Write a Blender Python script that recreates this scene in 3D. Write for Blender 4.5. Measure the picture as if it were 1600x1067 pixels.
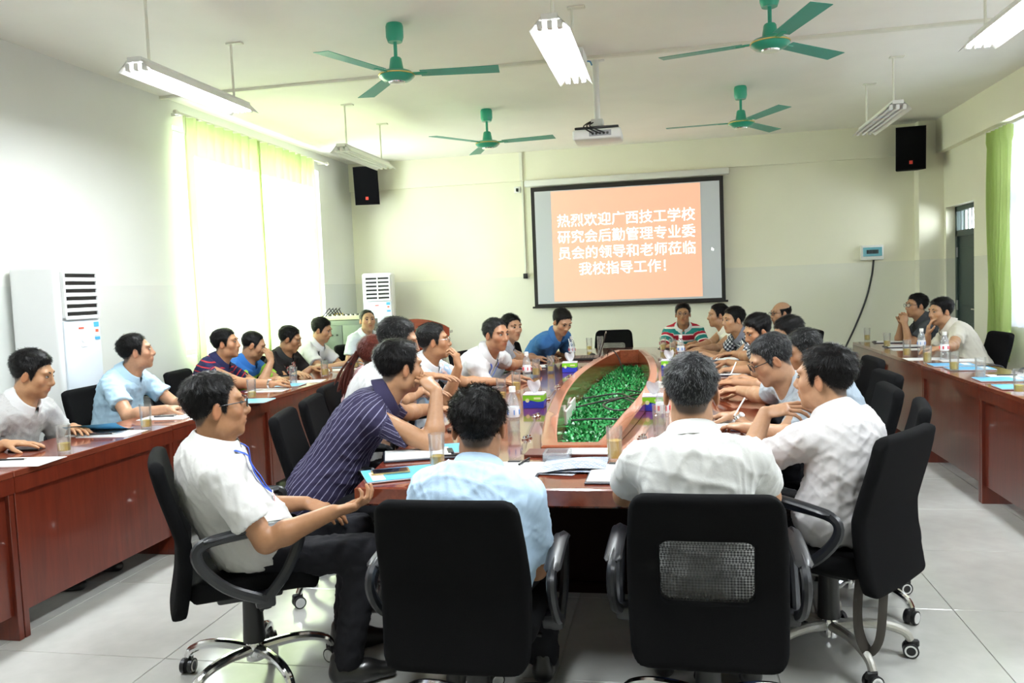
import bpy, bmesh, math, random, os
import numpy as np
from mathutils import Matrix, Vector

for _o in list(bpy.data.objects):
    bpy.data.objects.remove(_o, do_unlink=True)
S = bpy.context.scene
COL = S.collection
PI = math.pi

# ------------------------------------------------------------------ camera
cam_d = bpy.data.cameras.new('camera')
cam_d.sensor_width = 36.0
cam_d.lens = 36.0 * 1280 / 1600
cam_d.clip_start = 0.05
cam_d.clip_end = 200
cam = bpy.data.objects.new('camera', cam_d)
COL.objects.link(cam)
_d = Vector((249, 93.5, -1280)).normalized()          # world +Y seen from the camera
_u = Vector((1, 0.040, 0)).cross(_d).normalized()
if _u.y < 0:
    _u = -_u
_x = _d.cross(_u).normalized()
PHOTO_VIEW = Matrix.Translation((0, 0, 1.48)) @ Matrix((_x, _d, _u)).to_4x4()
cam.matrix_world = PHOTO_VIEW.copy()
S.camera = cam

# ------------------------------------------------------------------ world and exposure
S.view_settings.view_transform = 'Standard'
S.view_settings.look = 'None'
S.view_settings.gamma = 1.0
S.view_settings.use_curve_mapping = False
S.view_settings.exposure = 0.72
S.cycles.use_denoising = True
S.cycles.max_bounces = 8
S.cycles.diffuse_bounces = 4
S.cycles.glossy_bounces = 4
S.cycles.transmission_bounces = 6
S.cycles.transparent_max_bounces = 24
S.cycles.caustics_reflective = False
S.cycles.caustics_refractive = False
S.cycles.sample_clamp_indirect = 6.0
W = bpy.data.worlds.new('overcast_sky')
S.world = W
W.use_nodes = True
_bg = W.node_tree.nodes['Background']
_bg.inputs[0].default_value = (0.86, 0.94, 1.0, 1)
_bg.inputs[1].default_value = 19.0
TUBE_EMIT = 14.0          # radiance of a lit fluorescent tube
TUBE_WATT = 34.0          # light of one lit fixture

def portal(loc, rot, sx, sy, name):
    l = bpy.data.lights.new(name, 'AREA'); l.shape = 'RECTANGLE'
    l.size = sx; l.size_y = sy
    l.cycles.is_portal = True
    o = bpy.data.objects.new(name, l); COL.objects.link(o)
    o.location = loc; o.rotation_euler = rot
    return o

# ------------------------------------------------------------------ materials
MATS = {}
def rgb(h):
    h = h.lstrip('#')
    v = [int(h[i:i+2], 16) / 255 for i in (0, 2, 4)]
    return tuple(c / 12.92 if c <= .04045 else ((c + .055) / 1.055) ** 2.4 for c in v)

class NT:
    def __init__(s, name):
        m = bpy.data.materials.new(name); m.use_nodes = True
        s.m = m; s.t = m.node_tree; s.n = s.t.nodes; s.l = s.t.links
        s.b = s.n['Principled BSDF']; s.out = s.n['Material Output']
    def new(s, typ, **kw):
        n = s.n.new(typ)
        for k, v in kw.items():
            if k.startswith('i_'):
                key = k[2:]; key = int(key) if key.isdigit() else key
                n.inputs[key].default_value = v
            else:
                setattr(n, k, v)
        return n
    def link(s, a, b): s.l.new(a, b)
    def set(s, **kw):
        for k, v in kw.items():
            s.b.inputs[k.replace('_', ' ')].default_value = v
    def ramp(s, fac, stops, interp='LINEAR'):
        r = s.new('ShaderNodeValToRGB'); r.color_ramp.interpolation = interp
        e = r.color_ramp.elements
        while len(e) < len(stops): e.new(0.5)
        for i, (p, c) in enumerate(stops):
            e[i].position = p; e[i].color = tuple(c) + (1,)
        s.link(fac, r.inputs[0]); return r.outputs[0]
    def bump(s, h, strength, dist=0.01):
        b = s.new('ShaderNodeBump'); b.inputs['Strength'].default_value = strength
        b.inputs['Distance'].default_value = dist
        s.link(h, b.inputs['Height']); s.link(b.outputs[0], s.b.inputs['Normal'])

def c4(c): return tuple(c) + (1,)

def plain(name, col, rough=.5, metal=0.0, coat=0.0, spec=.5, noise=0.0, nscale=30, bump=0.0, bscale=200):
    if name in MATS: return MATS[name]
    t = NT(name)
    t.set(Base_Color=c4(col), Roughness=rough, Metallic=metal)
    t.b.inputs['Coat Weight'].default_value = coat
    t.b.inputs['Specular IOR Level'].default_value = spec
    if noise or bump:
        tc = t.new('ShaderNodeTexCoord')
    if noise:
        n = t.new('ShaderNodeTexNoise', i_Scale=nscale, i_Detail=4.0)
        t.link(tc.outputs['Object'], n.inputs['Vector'])
        t.link(t.ramp(n.outputs[0], [(.3, [x * (1 - noise) for x in col]), (.7, [min(1, x * (1 + noise)) for x in col])]), t.b.inputs['Base Color'])
    if bump:
        n = t.new('ShaderNodeTexNoise', i_Scale=bscale, i_Detail=2.0)
        t.link(tc.outputs['Object'], n.inputs['Vector'])
        t.bump(n.outputs[0], bump, .004)
    MATS[name] = t.m
    return t.m

def wood(name, c0, c1, rough=.22, coat=.6, axis=1, scale=1.0):
    if name in MATS: return MATS[name]
    t = NT(name)
    tc = t.new('ShaderNodeTexCoord')
    mp = t.new('ShaderNodeMapping')
    sc = [9.0 * scale] * 3; sc[axis] = .7 * scale
    mp.inputs['Scale'].default_value = sc
    t.link(tc.outputs['Object'], mp.inputs[0])
    n = t.new('ShaderNodeTexNoise', i_Scale=3.0, i_Detail=8.0, i_Distortion=1.2)
    t.link(mp.outputs[0], n.inputs['Vector'])
    t.link(t.ramp(n.outputs[0], [(.25, c0), (.75, c1)]), t.b.inputs['Base Color'])
    t.set(Roughness=rough)
    t.b.inputs['Coat Weight'].default_value = coat
    t.b.inputs['Coat Roughness'].default_value = .06
    t.bump(n.outputs[0], .04, .002)
    MATS[name] = t.m
    return t.m

def emit(name, col, strength):
    if name in MATS: return MATS[name]
    t = NT(name)
    t.set(Base_Color=c4(col), Roughness=.4)
    t.b.inputs['Emission Color'].default_value = c4(col)
    t.b.inputs['Emission Strength'].default_value = strength
    MATS[name] = t.m
    return t.m

def clear(name, tint=(1, 1, 1), gloss=.12, rough=.02, diffuse=0.0, dcol=(1, 1, 1)):
    """thin clear glass or plastic: mostly see-through, with a reflection"""
    if name in MATS: return MATS[name]
    t = NT(name)
    tr = t.new('ShaderNodeBsdfTransparent'); tr.inputs[0].default_value = c4(tint)
    gl = t.new('ShaderNodeBsdfGlossy'); gl.inputs['Roughness'].default_value = rough
    fr = t.new('ShaderNodeLayerWeight'); fr.inputs[0].default_value = .35
    mul = t.new('ShaderNodeMath', operation='MULTIPLY_ADD'); mul.inputs[1].default_value = .4; mul.inputs[2].default_value = gloss
    t.link(fr.outputs['Fresnel'], mul.inputs[0])
    mx = t.new('ShaderNodeMixShader')
    t.link(mul.outputs[0], mx.inputs[0]); t.link(tr.outputs[0], mx.inputs[1]); t.link(gl.outputs[0], mx.inputs[2])
    last = mx
    if diffuse:
        df = t.new('ShaderNodeBsdfDiffuse'); df.inputs[0].default_value = c4(dcol)
        m2 = t.new('ShaderNodeMixShader'); m2.inputs[0].default_value = diffuse
        t.link(mx.outputs[0], m2.inputs[1]); t.link(df.outputs[0], m2.inputs[2]); last = m2
    t.link(last.outputs[0], t.out.inputs[0])
    MATS[name] = t.m
    return t.m

def cloth_sheer(name, col, trans, alpha=0.0):
    """curtain cloth lit through from behind"""
    if name in MATS: return MATS[name]
    t = NT(name)
    df = t.new('ShaderNodeBsdfDiffuse'); df.inputs[0].default_value = c4(col)
    tl = t.new('ShaderNodeBsdfTranslucent'); tl.inputs[0].default_value = c4([min(1, x * 1.1) for x in col])
    mx = t.new('ShaderNodeMixShader'); mx.inputs[0].default_value = trans
    t.link(df.outputs[0], mx.inputs[1]); t.link(tl.outputs[0], mx.inputs[2])
    last = mx
    if alpha:
        tp = t.new('ShaderNodeBsdfTransparent')
        m2 = t.new('ShaderNodeMixShader'); m2.inputs[0].default_value = alpha
        t.link(mx.outputs[0], m2.inputs[1]); t.link(tp.outputs[0], m2.inputs[2]); last = m2
    t.link(last.outputs[0], t.out.inputs[0])
    MATS[name] = t.m
    return t.m

# ------------------------------------------------------------------ mesh helpers
def tag(o, label=None, cat=None, group=None, kind=None):
    if label: o['label'] = label
    if cat: o['category'] = cat
    if group: o['group'] = group
    if kind: o['kind'] = kind
    return o

def empty(name, loc=(0, 0, 0), rz=0.0):
    o = bpy.data.objects.new(name, None)
    o.empty_display_size = .1
    COL.objects.link(o)
    o.location = loc; o.rotation_euler = (0, 0, rz)
    return o

def mesh_obj(name, verts, faces, mat, parent=None, smooth=True, angle=None):
    me = bpy.data.meshes.new(name)
    me.from_pydata([tuple(map(float, v)) for v in verts], [], [tuple(map(int, f)) for f in faces])
    if mat: me.materials.append(mat)
    if smooth:
        me.shade_smooth()
        if angle: me.set_sharp_from_angle(angle=math.radians(angle))
    o = bpy.data.objects.new(name, me)
    COL.objects.link(o)
    if parent: o.parent = parent
    return o

def np_mesh(name, V, Q, mat, parent=None):
    """fast mesh from numpy quads/tris"""
    me = bpy.data.meshes.new(name)
    V = np.asarray(V, np.float32); Q = np.asarray(Q, np.int32)
    k = Q.shape[1]
    me.vertices.add(len(V)); me.vertices.foreach_set('co', V.ravel())
    me.loops.add(Q.size); me.loops.foreach_set('vertex_index', Q.ravel())
    me.polygons.add(len(Q)); me.polygons.foreach_set('loop_start', np.arange(0, Q.size, k, dtype=np.int32))
    me.update(calc_edges=True)
    if mat: me.materials.append(mat)
    me.shade_smooth()
    o = bpy.data.objects.new(name, me)
    COL.objects.link(o)
    if parent: o.parent = parent
    return o

class B:
    """collects shapes and links them as one mesh object"""
    def __init__(s): s.v = []; s.f = []
    def add(s, vs, fs):
        o = len(s.v); s.v += [tuple(v) for v in vs]; s.f += [tuple(i + o for i in f) for f in fs]; return s
    def bm(s, bm, M=None):
        if M is not None: bmesh.ops.transform(bm, matrix=M, verts=bm.verts)
        bm.verts.ensure_lookup_table()
        for i, v in enumerate(bm.verts): v.index = i
        s.add([v.co[:] for v in bm.verts], [[v.index for v in f.verts] for f in bm.faces]); bm.free(); return s
    def box(s, c, size, bev=0.0, seg=2, M=None):
        if not bev:
            x, y, z = [k / 2 for k in size]
            vs = [(c[0] + a * x, c[1] + b * y, c[2] + d * z) for a in (-1, 1) for b in (-1, 1) for d in (-1, 1)]
            if M is not None: vs = [(M @ Vector(v))[:] for v in vs]
            return s.add(vs, [(0, 1, 3, 2), (4, 6, 7, 5), (0, 4, 5, 1), (2, 3, 7, 6), (0, 2, 6, 4), (1, 5, 7, 3)])
        bm = bmesh.new(); bmesh.ops.create_cube(bm, size=1)
        bmesh.ops.scale(bm, vec=size, verts=bm.verts)
        bmesh.ops.bevel(bm, geom=bm.edges[:], offset=bev, segments=seg, profile=.5, affect='EDGES')
        T = Matrix.Translation(c)
        return s.bm(bm, (M @ T) if M is not None else T)
    def b2(s, lo, hi, bev=0.0, seg=2):
        return s.box([(a + b) / 2 for a, b in zip(lo, hi)], [b - a for a, b in zip(lo, hi)], bev, seg)
    def tube(s, pts, r, n=10, closed=False, caps=True, sy=1.0, up=None):
        P = [Vector(p) for p in pts]; m = len(P)
        R = r if hasattr(r, '__len__') else [r] * m
        vs = []; prev = None
        for i, p in enumerate(P):
            a = P[(i - 1) % m] if (closed or i) else P[0]
            b = P[(i + 1) % m] if (closed or i < m - 1) else P[-1]
            t = (b - a).normalized()
            if up is not None: q = Vector(up)
            elif prev is None:
                q = Vector((0, 0, 1)) if abs(t.z) < .9 else Vector((1, 0, 0))
            else: q = prev
            q = (q - t * q.dot(t)).normalized(); prev = q
            w = t.cross(q)
            for k in range(n):
                th = 2 * PI * k / n
                vs.append(p + (w * math.cos(th) + q * (math.sin(th) * sy)) * R[i])
        fs = []
        for i in range(m if closed else m - 1):
            j = (i + 1) % m
            for k in range(n):
                k2 = (k + 1) % n
                fs.append((i * n + k, i * n + k2, j * n + k2, j * n + k))
        if caps and not closed:
            fs.append(tuple(range(n))[::-1]); fs.append(tuple((m - 1) * n + k for k in range(n)))
        return s.add(vs, fs)
    def cyl(s, a, b, r0, r1=None, n=16): return s.tube([a, b], [r0, r0 if r1 is None else r1], n)
    def lathe(s, prof, n=20, c=(0, 0, 0), M=None):
        vs = []; fs = []
        for (r, z) in prof:
            for k in range(n):
                th = 2 * PI * k / n
                vs.append((c[0] + r * math.cos(th), c[1] + r * math.sin(th), c[2] + z))
        for i in range(len(prof) - 1):
            for k in range(n):
                k2 = (k + 1) % n
                fs.append((i * n + k, i * n + k2, (i + 1) * n + k2, (i + 1) * n + k))
        if prof[0][0] > 1e-5: fs.append(tuple(range(n))[::-1])
        if prof[-1][0] > 1e-5: fs.append(tuple((len(prof) - 1) * n + k for k in range(n)))
        if M is not None: vs = [(M @ Vector(v))[:] for v in vs]
        return s.add(vs, fs)
    def prism(s, poly, lo, hi, axis=2):
        """closed 2-D outline pushed from lo to hi along an axis"""
        def P(p, h):
            return [(h, p[0], p[1]), (p[0], h, p[1]), (p[0], p[1], h)][axis]
        n = len(poly)
        vs = [P(p, lo) for p in poly] + [P(p, hi) for p in poly]
        fs = [tuple(range(n))[::-1], tuple(range(n, 2 * n))]
        fs += [(i, (i + 1) % n, n + (i + 1) % n, n + i) for i in range(n)]
        return s.add(vs, fs)
    def obj(s, name, mat, parent=None, smooth=False, angle=35):
        o = mesh_obj(name, s.v, s.f, mat, parent, smooth=True, angle=angle)
        bm = bmesh.new(); bm.from_mesh(o.data); bmesh.ops.recalc_face_normals(bm, faces=bm.faces); bm.to_mesh(o.data); bm.free()
        return o

def copy_tree(o, parent=None):
    c = o.copy(); COL.objects.link(c); c.parent = parent
    for ch in list(o.children): copy_tree(ch, c)
    return c

def struct(o, kind='structure'):
    o['kind'] = kind; return o

def bez(pts, n=8):
    """smooth path through points (Catmull-Rom)"""
    P = [Vector(p) for p in pts]; out = []
    for i in range(len(P) - 1):
        p0 = P[i - 1] if i else P[0] * 2 - P[1]
        p1, p2 = P[i], P[i + 1]
        p3 = P[i + 2] if i + 2 < len(P) else P[-1] * 2 - P[-2]
        for k in range(n):
            t = k / n
            out.append(.5 * ((2 * p1) + (p2 - p0) * t + (2 * p0 - 5 * p1 + 4 * p2 - p3) * t * t + (3 * p1 - p0 - 3 * p2 + p3) * t ** 3))
    out.append(P[-1])
    return out
# ------------------------------------------------------------------ the room
XL, XR, YB, YF, ZC = -4.53, 3.36, 11.35, -3.4, 3.35

def wall_paint(name, up, low, split):
    t = NT(name)
    geo = t.new('ShaderNodeNewGeometry')
    sep = t.new('ShaderNodeSeparateXYZ'); t.link(geo.outputs['Position'], sep.inputs[0])
    gt = t.new('ShaderNodeMath', operation='GREATER_THAN'); gt.inputs[1].default_value = split
    t.link(sep.outputs['Z'], gt.inputs[0])
    n = t.new('ShaderNodeTexNoise', i_Scale=1.3, i_Detail=3.0)
    t.link(geo.outputs['Position'], n.inputs['Vector'])
    mx = t.new('ShaderNodeMix', data_type='RGBA')
    mx.inputs['A'].default_value = c4(low); mx.inputs['B'].default_value = c4(up)
    t.link(gt.outputs[0], mx.inputs['Factor'])
    m2 = t.new('ShaderNodeMix', data_type='RGBA', blend_type='MULTIPLY'); m2.inputs['Factor'].default_value = 1.0
    t.link(mx.outputs['Result'], m2.inputs['A'])
    t.link(t.ramp(n.outputs[0], [(.3, (.96, .96, .95)), (.7, (1, 1, 1))]), m2.inputs['B'])
    t.link(m2.outputs['Result'], t.b.inputs['Base Color'])
    ro = t.new('ShaderNodeMapRange'); ro.inputs['To Min'].default_value = .18; ro.inputs['To Max'].default_value = .65
    t.link(gt.outputs[0], ro.inputs['Value']); t.link(ro.outputs[0], t.b.inputs['Roughness'])
    t.b.inputs['Specular IOR Level'].default_value = .35
    return t.m
M_WALL = wall_paint('cream_wall_paint', (.90, .875, .71), (.85, .84, .72), 1.63)
M_WALL_COOL = wall_paint('cool_lit_wall_paint', (.78, .79, .75), (.76, .78, .75), 1.63)  # left wall: cream paint with the tubes' cool light put into its colour
M_CEIL = plain('ceiling_paint', (.93, .905, .83), .8, noise=.02, nscale=2)
M_TRIM = plain('white_trunking', (.80, .79, .68), .5)

struct(B().b2((XL - .3, YF - .2, ZC), (XR + .3, YB + .25, ZC + .15)).obj('ceiling', M_CEIL))
# left wall with its window opening
WY0, WY1, WZ0, WZ1 = 7.02, 10.25, .95, 3.12
b = B()
b.b2((XL - .24, YF, 0), (XL, WY0, ZC)); b.b2((XL - .24, WY1, 0), (XL, YB, ZC))
b.b2((XL - .24, WY0, 0), (XL, WY1, WZ0)); b.b2((XL - .24, WY0, WZ1), (XL, WY1, ZC))
struct(b.obj('wall_left', M_WALL_COOL))
struct(B().b2((XL - .24, YB, 0), (XR + .3, YB + .24, ZC)).obj('wall_back', M_WALL))
struct(B().b2((XL - .24, YF - .2, 0), (XR + .3, YF, ZC)).obj('wall_front', M_WALL))
# right wall with the door and two window openings
DY0, DY1, DZ = 10.12, 11.08, 2.26
RW = [(5.9, 9.1), (1.2, 4.6)]
RZ0, RZ1 = .9, 2.93
b = B()
ys = [YF] + [v for w in sorted(RW) for v in w] + [DY0]
for a, c in zip(ys[::2], ys[1::2]): b.b2((XR, a, 0), (XR + .26, c, ZC))
for a, c in RW: b.b2((XR, a, 0), (XR + .26, c, RZ0)); b.b2((XR, a, RZ1), (XR + .26, c, ZC))
b.b2((XR, DY1, 0), (XR + .26, YB, ZC)); b.b2((XR, DY0, DZ), (XR + .26, DY1, ZC))
struct(b.obj('wall_right', M_WALL))
# beams and the corner column
struct(B().b2((XL, YB - .05, 2.955), (3.07, YB, ZC)).obj('trim_1', M_WALL))
struct(B().b2((3.27, YF, 2.94), (XR, YB - .2, ZC)).obj('trim_2', M_WALL))
struct(B().b2((3.07, YB - .2, 0), (XR, YB, ZC)).obj('trim_3', M_WALL))
struct(B().b2((XL, 6.85, 3.325), (XR, 6.89, ZC)).obj('trim_4', M_TRIM))

# floor slab and its ceramic tiles
t = NT('polished_floor_tile')
oi = t.new('ShaderNodeObjectInfo')
tc = t.new('ShaderNodeTexCoord')
n = t.new('ShaderNodeTexNoise', i_Scale=9.0, i_Detail=6.0); t.link(tc.outputs['Object'], n.inputs['Vector'])
base = t.ramp(n.outputs[0], [(.3, (.47, .47, .44)), (.7, (.52, .52, .49))])
m2 = t.new('ShaderNodeMix', data_type='RGBA', blend_type='MULTIPLY'); m2.inputs['Factor'].default_value = 1.0
t.link(base, m2.inputs['A']); t.link(t.ramp(oi.outputs['Random'], [(0, (.95, .95, .94)), (1, (1, 1, 1))]), m2.inputs['B'])
t.link(m2.outputs['Result'], t.b.inputs['Base Color'])
t.set(Roughness=.13); t.b.inputs['Specular IOR Level'].default_value = .55
M_TILE = t.m
floor = struct(B().b2((XL - .2, YF - .2, -.12), (XR + .26, YB + .2, -.004)).obj('floor', plain('tile_grout', (.42, .42, .38), .8)))
TS = .82
proto = B().box((0, 0, -.006), (TS - .004, TS - .004, .012), .0015, 1).obj('tile', M_TILE, floor)
first = True
pm = proto.data
ix0 = math.floor((XL + .47) / TS); ix1 = math.ceil((XR + .47) / TS)
iy0 = math.floor((YF - 2.97) / TS); iy1 = math.ceil((YB - 2.97) / TS)
cut = {}
for i in range(ix0, ix1):
    for j in range(iy0, iy1):
        xa, xb = max(XL, -.47 + i * TS), min(XR + .02, -.47 + (i + 1) * TS)
        ya, yb = max(YF, 2.97 + j * TS), min(YB, 2.97 + (j + 1) * TS)
        if xb - xa < .02 or yb - ya < .02: continue
        o = proto if first else proto.copy()
        if not first: COL.objects.link(o); o.parent = floor
        first = False
        o.location = ((xa + xb) / 2, (ya + yb) / 2, 0)
        o.scale = ((xb - xa) / TS, (yb - ya) / TS, 1)

# unseen roofed corridor, added outside the right wall to block sky light
M_SKYBLOCK = plain('sky_blocker_render', (.55, .55, .52), .8)
struct(B().b2((XR + .26, YF, 3.05), (XR + 2.3, YB + 1, 3.2)).obj('trim_5', M_SKYBLOCK))
struct(B().b2((XR + .26, YF, -.15), (XR + 2.3, YB + 1, -.02)).obj('trim_6', M_SKYBLOCK))
struct(B().b2((XR + 2.15, YF, -.02), (XR + 2.3, YB + 1, 1.1)).obj('trim_7', M_SKYBLOCK))
for k_, y_ in enumerate((-1.2, 3.0, 7.2, 11.4)): struct(B().b2((XR + 1.95, y_ - .2, -.02), (XR + 2.3, y_ + .2, 3.05)).obj('trim_%d' % (8 + k_), M_SKYBLOCK))
# ------------------------------------------------------------------ windows
M_ALU = plain('grey_aluminium', (.35, .36, .36), .35, .8)
M_PANE = clear('window_glass', (1, 1, 1), .03)
def window(n, x, y0, y1, z0, z1, cols):
    w = empty('window_%d' % n, (x, (y0 + y1) / 2, z0)); struct(w)
    h = z1 - z0; L = y1 - y0
    b = B()
    zt = h * .62
    for yy in np.linspace(-L / 2, L / 2, cols + 1): b.box((0, yy, h / 2), (.07, .06, h))
    for zz in (0.03, zt, h - .03): b.box((0, 0, zz), (.06, L, .055))
    b.obj('window_frame', M_ALU, w)
    for k in range(cols):
        ya = -L / 2 + k * L / cols; yb = ya + L / cols
        for (a, c) in ((.03, zt), (zt, h - .03)):
            B().box((0, (ya + yb) / 2, (a + c) / 2), (.006, yb - ya - .06, c - a - .05)).obj('pane', M_PANE, w)
    return w
window(1, XL - .14, WY0, WY1, WZ0, WZ1, 4)
window(2, XR + .16, *RW[0], RZ0, RZ1, 4)
window(3, XR + .16, *RW[1], RZ0, RZ1, 4)
portal((XL - .28, (WY0 + WY1) / 2, (WZ0 + WZ1) / 2), (0, -PI / 2, 0), WZ1 - WZ0, WY1 - WY0, 'daylight_window_left')
for k, (a, c) in enumerate(RW):
    portal((XR + .3, (a + c) / 2, (RZ0 + RZ1) / 2), (0, PI / 2, 0), RZ1 - RZ0, c - a, 'daylight_window_right')

# curtains
def curtain(name, label, x, y0, y1, z0, z1, mat, waves, amp, seed, side, gather=None, group=None, hems=None):
    rnd = np.random.RandomState(seed)
    nu, nv = waves * 10, 44
    U, V = np.meshgrid(np.linspace(0, 1, nu), np.linspace(0, 1, nv), indexing='ij')
    ph = np.cumsum(rnd.uniform(.6, 1.4, nu)); ph = ph / ph[-1] * waves * 2 * PI
    fold = np.sin(ph)[:, None] + .35 * np.sin(2.1 * ph + 1)[:, None]
    a = amp * (.55 + .45 * V) * (1 + .3 * np.sin(5 * U + 7 * V + seed))
    Y = y0 + (y1 - y0) * U
    if gather:
        yc, width, pw = gather
        Y = Y + (yc + (U - .5) * width - Y) * (V ** pw)
    X = x + side * (.02 + a * fold)
    Z = z1 + (z0 - z1) * V
    X = X + np.where(V < .06, side * .012 * np.sign(np.sin(ph * 1.0))[:, None], 0)
    vs = np.stack([X, Y + .012 * np.cos(ph)[:, None], Z], -1).reshape(-1, 3)
    fs = [(i * nv + j, i * nv + j + 1, (i + 1) * nv + j + 1, (i + 1) * nv + j) for i in range(nu - 1) for j in range(nv - 1)]
    o = mesh_obj(name, vs, fs, mat)
    tag(o, label, 'curtain', group)
    if hems:
        # doubled cloth of the heading band and the side hems
        G = np.stack([X, Y + .012 * np.cos(ph)[:, None], Z], -1) + np.array([side * .007, 0, 0])
        for nm, (u0, u1, v0, v1) in (('heading_band', (0, nu, 0, 6)),) + tuple(('side_hem', (int(a_ * nu), int(b_ * nu), 5, nv)) for a_, b_ in hems):
            g = G[u0:u1, v0:v1]; p_, q_ = g.shape[:2]
            mesh_obj(nm, g.reshape(-1, 3), [(i * q_ + j, i * q_ + j + 1, (i + 1) * q_ + j + 1, (i + 1) * q_ + j) for i in range(p_ - 1) for j in range(q_ - 1)], mat, o)
    return o
M_CURT = cloth_sheer('green_curtain_cloth', (.68, .75, .47), .45)
M_CURT2 = cloth_sheer('green_curtain_cloth_drawn', (.50, .62, .24), .35)
M_SHEER = cloth_sheer('white_sheer_cloth', (.56, .57, .62), .22, .04)
curtain('curtain', 'light green curtain covering the near half of the left window', XL + .10, 6.98, 8.44, .12, 3.20, M_CURT, 9, .030, 3, 1, group='left window curtains', hems=((0, .12), (.955, 1)))
curtain('curtain', 'light green curtain covering the far half of the left window, beside the equipment cabinet', XL + .10, 8.38, 9.86, .12, 3.20, M_CURT, 9, .030, 5, 1, group='left window curtains', hems=((0, .05), (.90, 1)))
curtain('curtain', 'green curtain gathered at the far side of the right window', 3.24, 8.72, 9.3, .55, 2.86, M_CURT2, 6, .04, 8, -1, gather=(9.05, .38, 1.2))
curtain('sheer_curtain', 'added white sheer curtain dimming the unseen near right window, beside the camera', 3.34, 1.2, 4.6, .9, 2.9, M_SHEER, 22, .02, 12, -1)  # added out of view to cut the daylight reaching the left wall
curtain('sheer_curtain', 'thin white sheer curtain behind the green curtain at the right window', 3.34, 5.9, 9.2, .9, 2.9, M_SHEER, 22, .02, 11, -1)
for (x, ya, yb, z, lab) in ((XL + .10, 6.96, 10.3, 3.215, 'cream curtain rod above the left window'), (3.24, 5.6, 9.34, 2.875, 'cream curtain rod above the right window')):
    r = empty('curtain_rod', (x, (ya + yb) / 2, z)); tag(r, lab, 'curtain rod')
    L = (yb - ya) / 2
    B().cyl((0, -L, 0), (0, L, 0), .014, n=10).obj('rod', M_TRIM, r)
    for s in (-1, 1):
        B().lathe([(0, -.03), (.022, -.02), (.026, 0), (.022, .02), (0, .03)], 12, M=Matrix.Translation((0, s * (L + .02), 0)) @ Matrix.Rotation(PI / 2, 4, 'X')).obj('finial', M_TRIM, r)
        sg = -1 if x < 0 else 1
        B().box((sg * .045, s * (L - .06), 0), (.10, .02, .03)).obj('bracket', M_TRIM, r)

# door
M_DOOR = plain('dark_green_door_paint', (.035, .06, .055), .45)
d = empty('door_1', (XR + .15, (DY0 + DY1) / 2, 0)); struct(d)
DW = DY1 - DY0
b = B(); b.box((0, -DW / 2 + .03, DZ / 2), (.09, .06, DZ)); b.box((0, DW / 2 - .03, DZ / 2), (.09, .06, DZ)); b.box((0, 0, DZ - .03), (.09, DW, .06)); b.box((0, 0, 1.93), (.09, DW, .07))
b.obj('door_frame', M_DOOR, d)
b = B(); b.box((0, 0, .96), (.045, DW - .12, 1.9))
for zz in (.5, 1.4): b.box((-.026, 0, zz), (.01, DW - .36, .7), .004, 1)
leaf = b.obj('door_leaf', M_DOOR, d)
B().cyl((-.03, -.3, 1.02), (-.08, -.3, 1.02), .02).tube([(-.08, -.3, 1.02), (-.08, -.19, 1.02)], .011).obj('door_handle', plain('chrome', (.75, .75, .76), .12, 1.0), leaf)
for zz in (.35, 1.05, 1.7): B().cyl((-.045, DW / 2 - .065, zz - .06), (-.045, DW / 2 - .065, zz + .06), .012, n=8).obj('hinge', M_ALU, d)
B().box((0.01, 0, 2.08), (.006, DW - .1, .26)).obj('pane', M_PANE, d)
for k in range(7): B().cyl((-.01, -.36 + k * .12, 1.95), (-.01, -.36 + k * .12, 2.21), .008, n=6).obj('grille_bar', M_DOOR, d)

# switch plate, trunking, sockets
M_PLAST = plain('white_plastic', (.82, .82, .78), .35)
M_DARK = plain('black_plastic', (.012, .012, .013), .4)
o = empty('light_switch', (XR, 9.45, 1.545)); tag(o, 'white double switch plate beside the right window', 'switch')
B().box((-.006, 0, 0), (.012, .12, .086), .003).obj('plate', M_PLAST, o)
for s in (-1, 1): B().box((-.014, s * .028, 0), (.006, .035, .05), .002, 1).obj('rocker', M_PLAST, o)
o = empty('cable_trunking', (-2.0, YB, 1.66)); tag(o, 'thin cream trunking running down the back wall left of the screen', 'trunking')
B().box((0, -.062, 1.49), (.04, .025, .38)).obj('upper_channel', M_TRIM, o)
B().box((0.0, -.012, .65), (.025, .02, 1.32)).obj('lower_channel', M_TRIM, o)
B().box((0.0, -.02, -.02), (.06, .04, .07), .006).obj('socket_box', M_DARK, o)
o = empty('wall_socket', (-2.07, YB, 2.84)); tag(o, 'white wall socket with a black plug left of the screen', 'socket')
B().box((0, -.01, 0), (.09, .02, .09), .003).obj('plate', M_PLAST, o)
B().box((0, -.035, -.005), (.03, .04, .045), .006).obj('plug', M_DARK, o)

# distribution panel with its cable
o = empty('distribution_panel', (2.55, YB, 1.75)); tag(o, 'white breaker box with a blue window on the back wall', 'breaker box')
B().box((0, -.03, 0), (.27, .06, .19), .008).obj('case', M_PLAST, o)
B().box((0, -.064, 0.01), (.23, .01, .115), .003, 1).obj('window', plain('blue_plastic', (.15, .42, .5), .15), o)
for k in range(8): B().box((-.065 + k * .018, -.07, 0.01), (.014, .012, .05), .002, 1).obj('breaker', M_DARK, o)
cab = B().tube(bez([(2.57, YB - .03, 1.66), (2.545, YB - .025, 1.45), (2.47, YB - .03, 1.15), (2.33, YB - .05, .8), (2.16, YB - .12, .45), (2.05, YB - .25, .1), (2.0, YB - .4, .013)]), .012, 8).obj('power_cable', M_DARK)
tag(cab, 'black power cable hanging from the breaker box down the back wall', 'cable')
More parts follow.
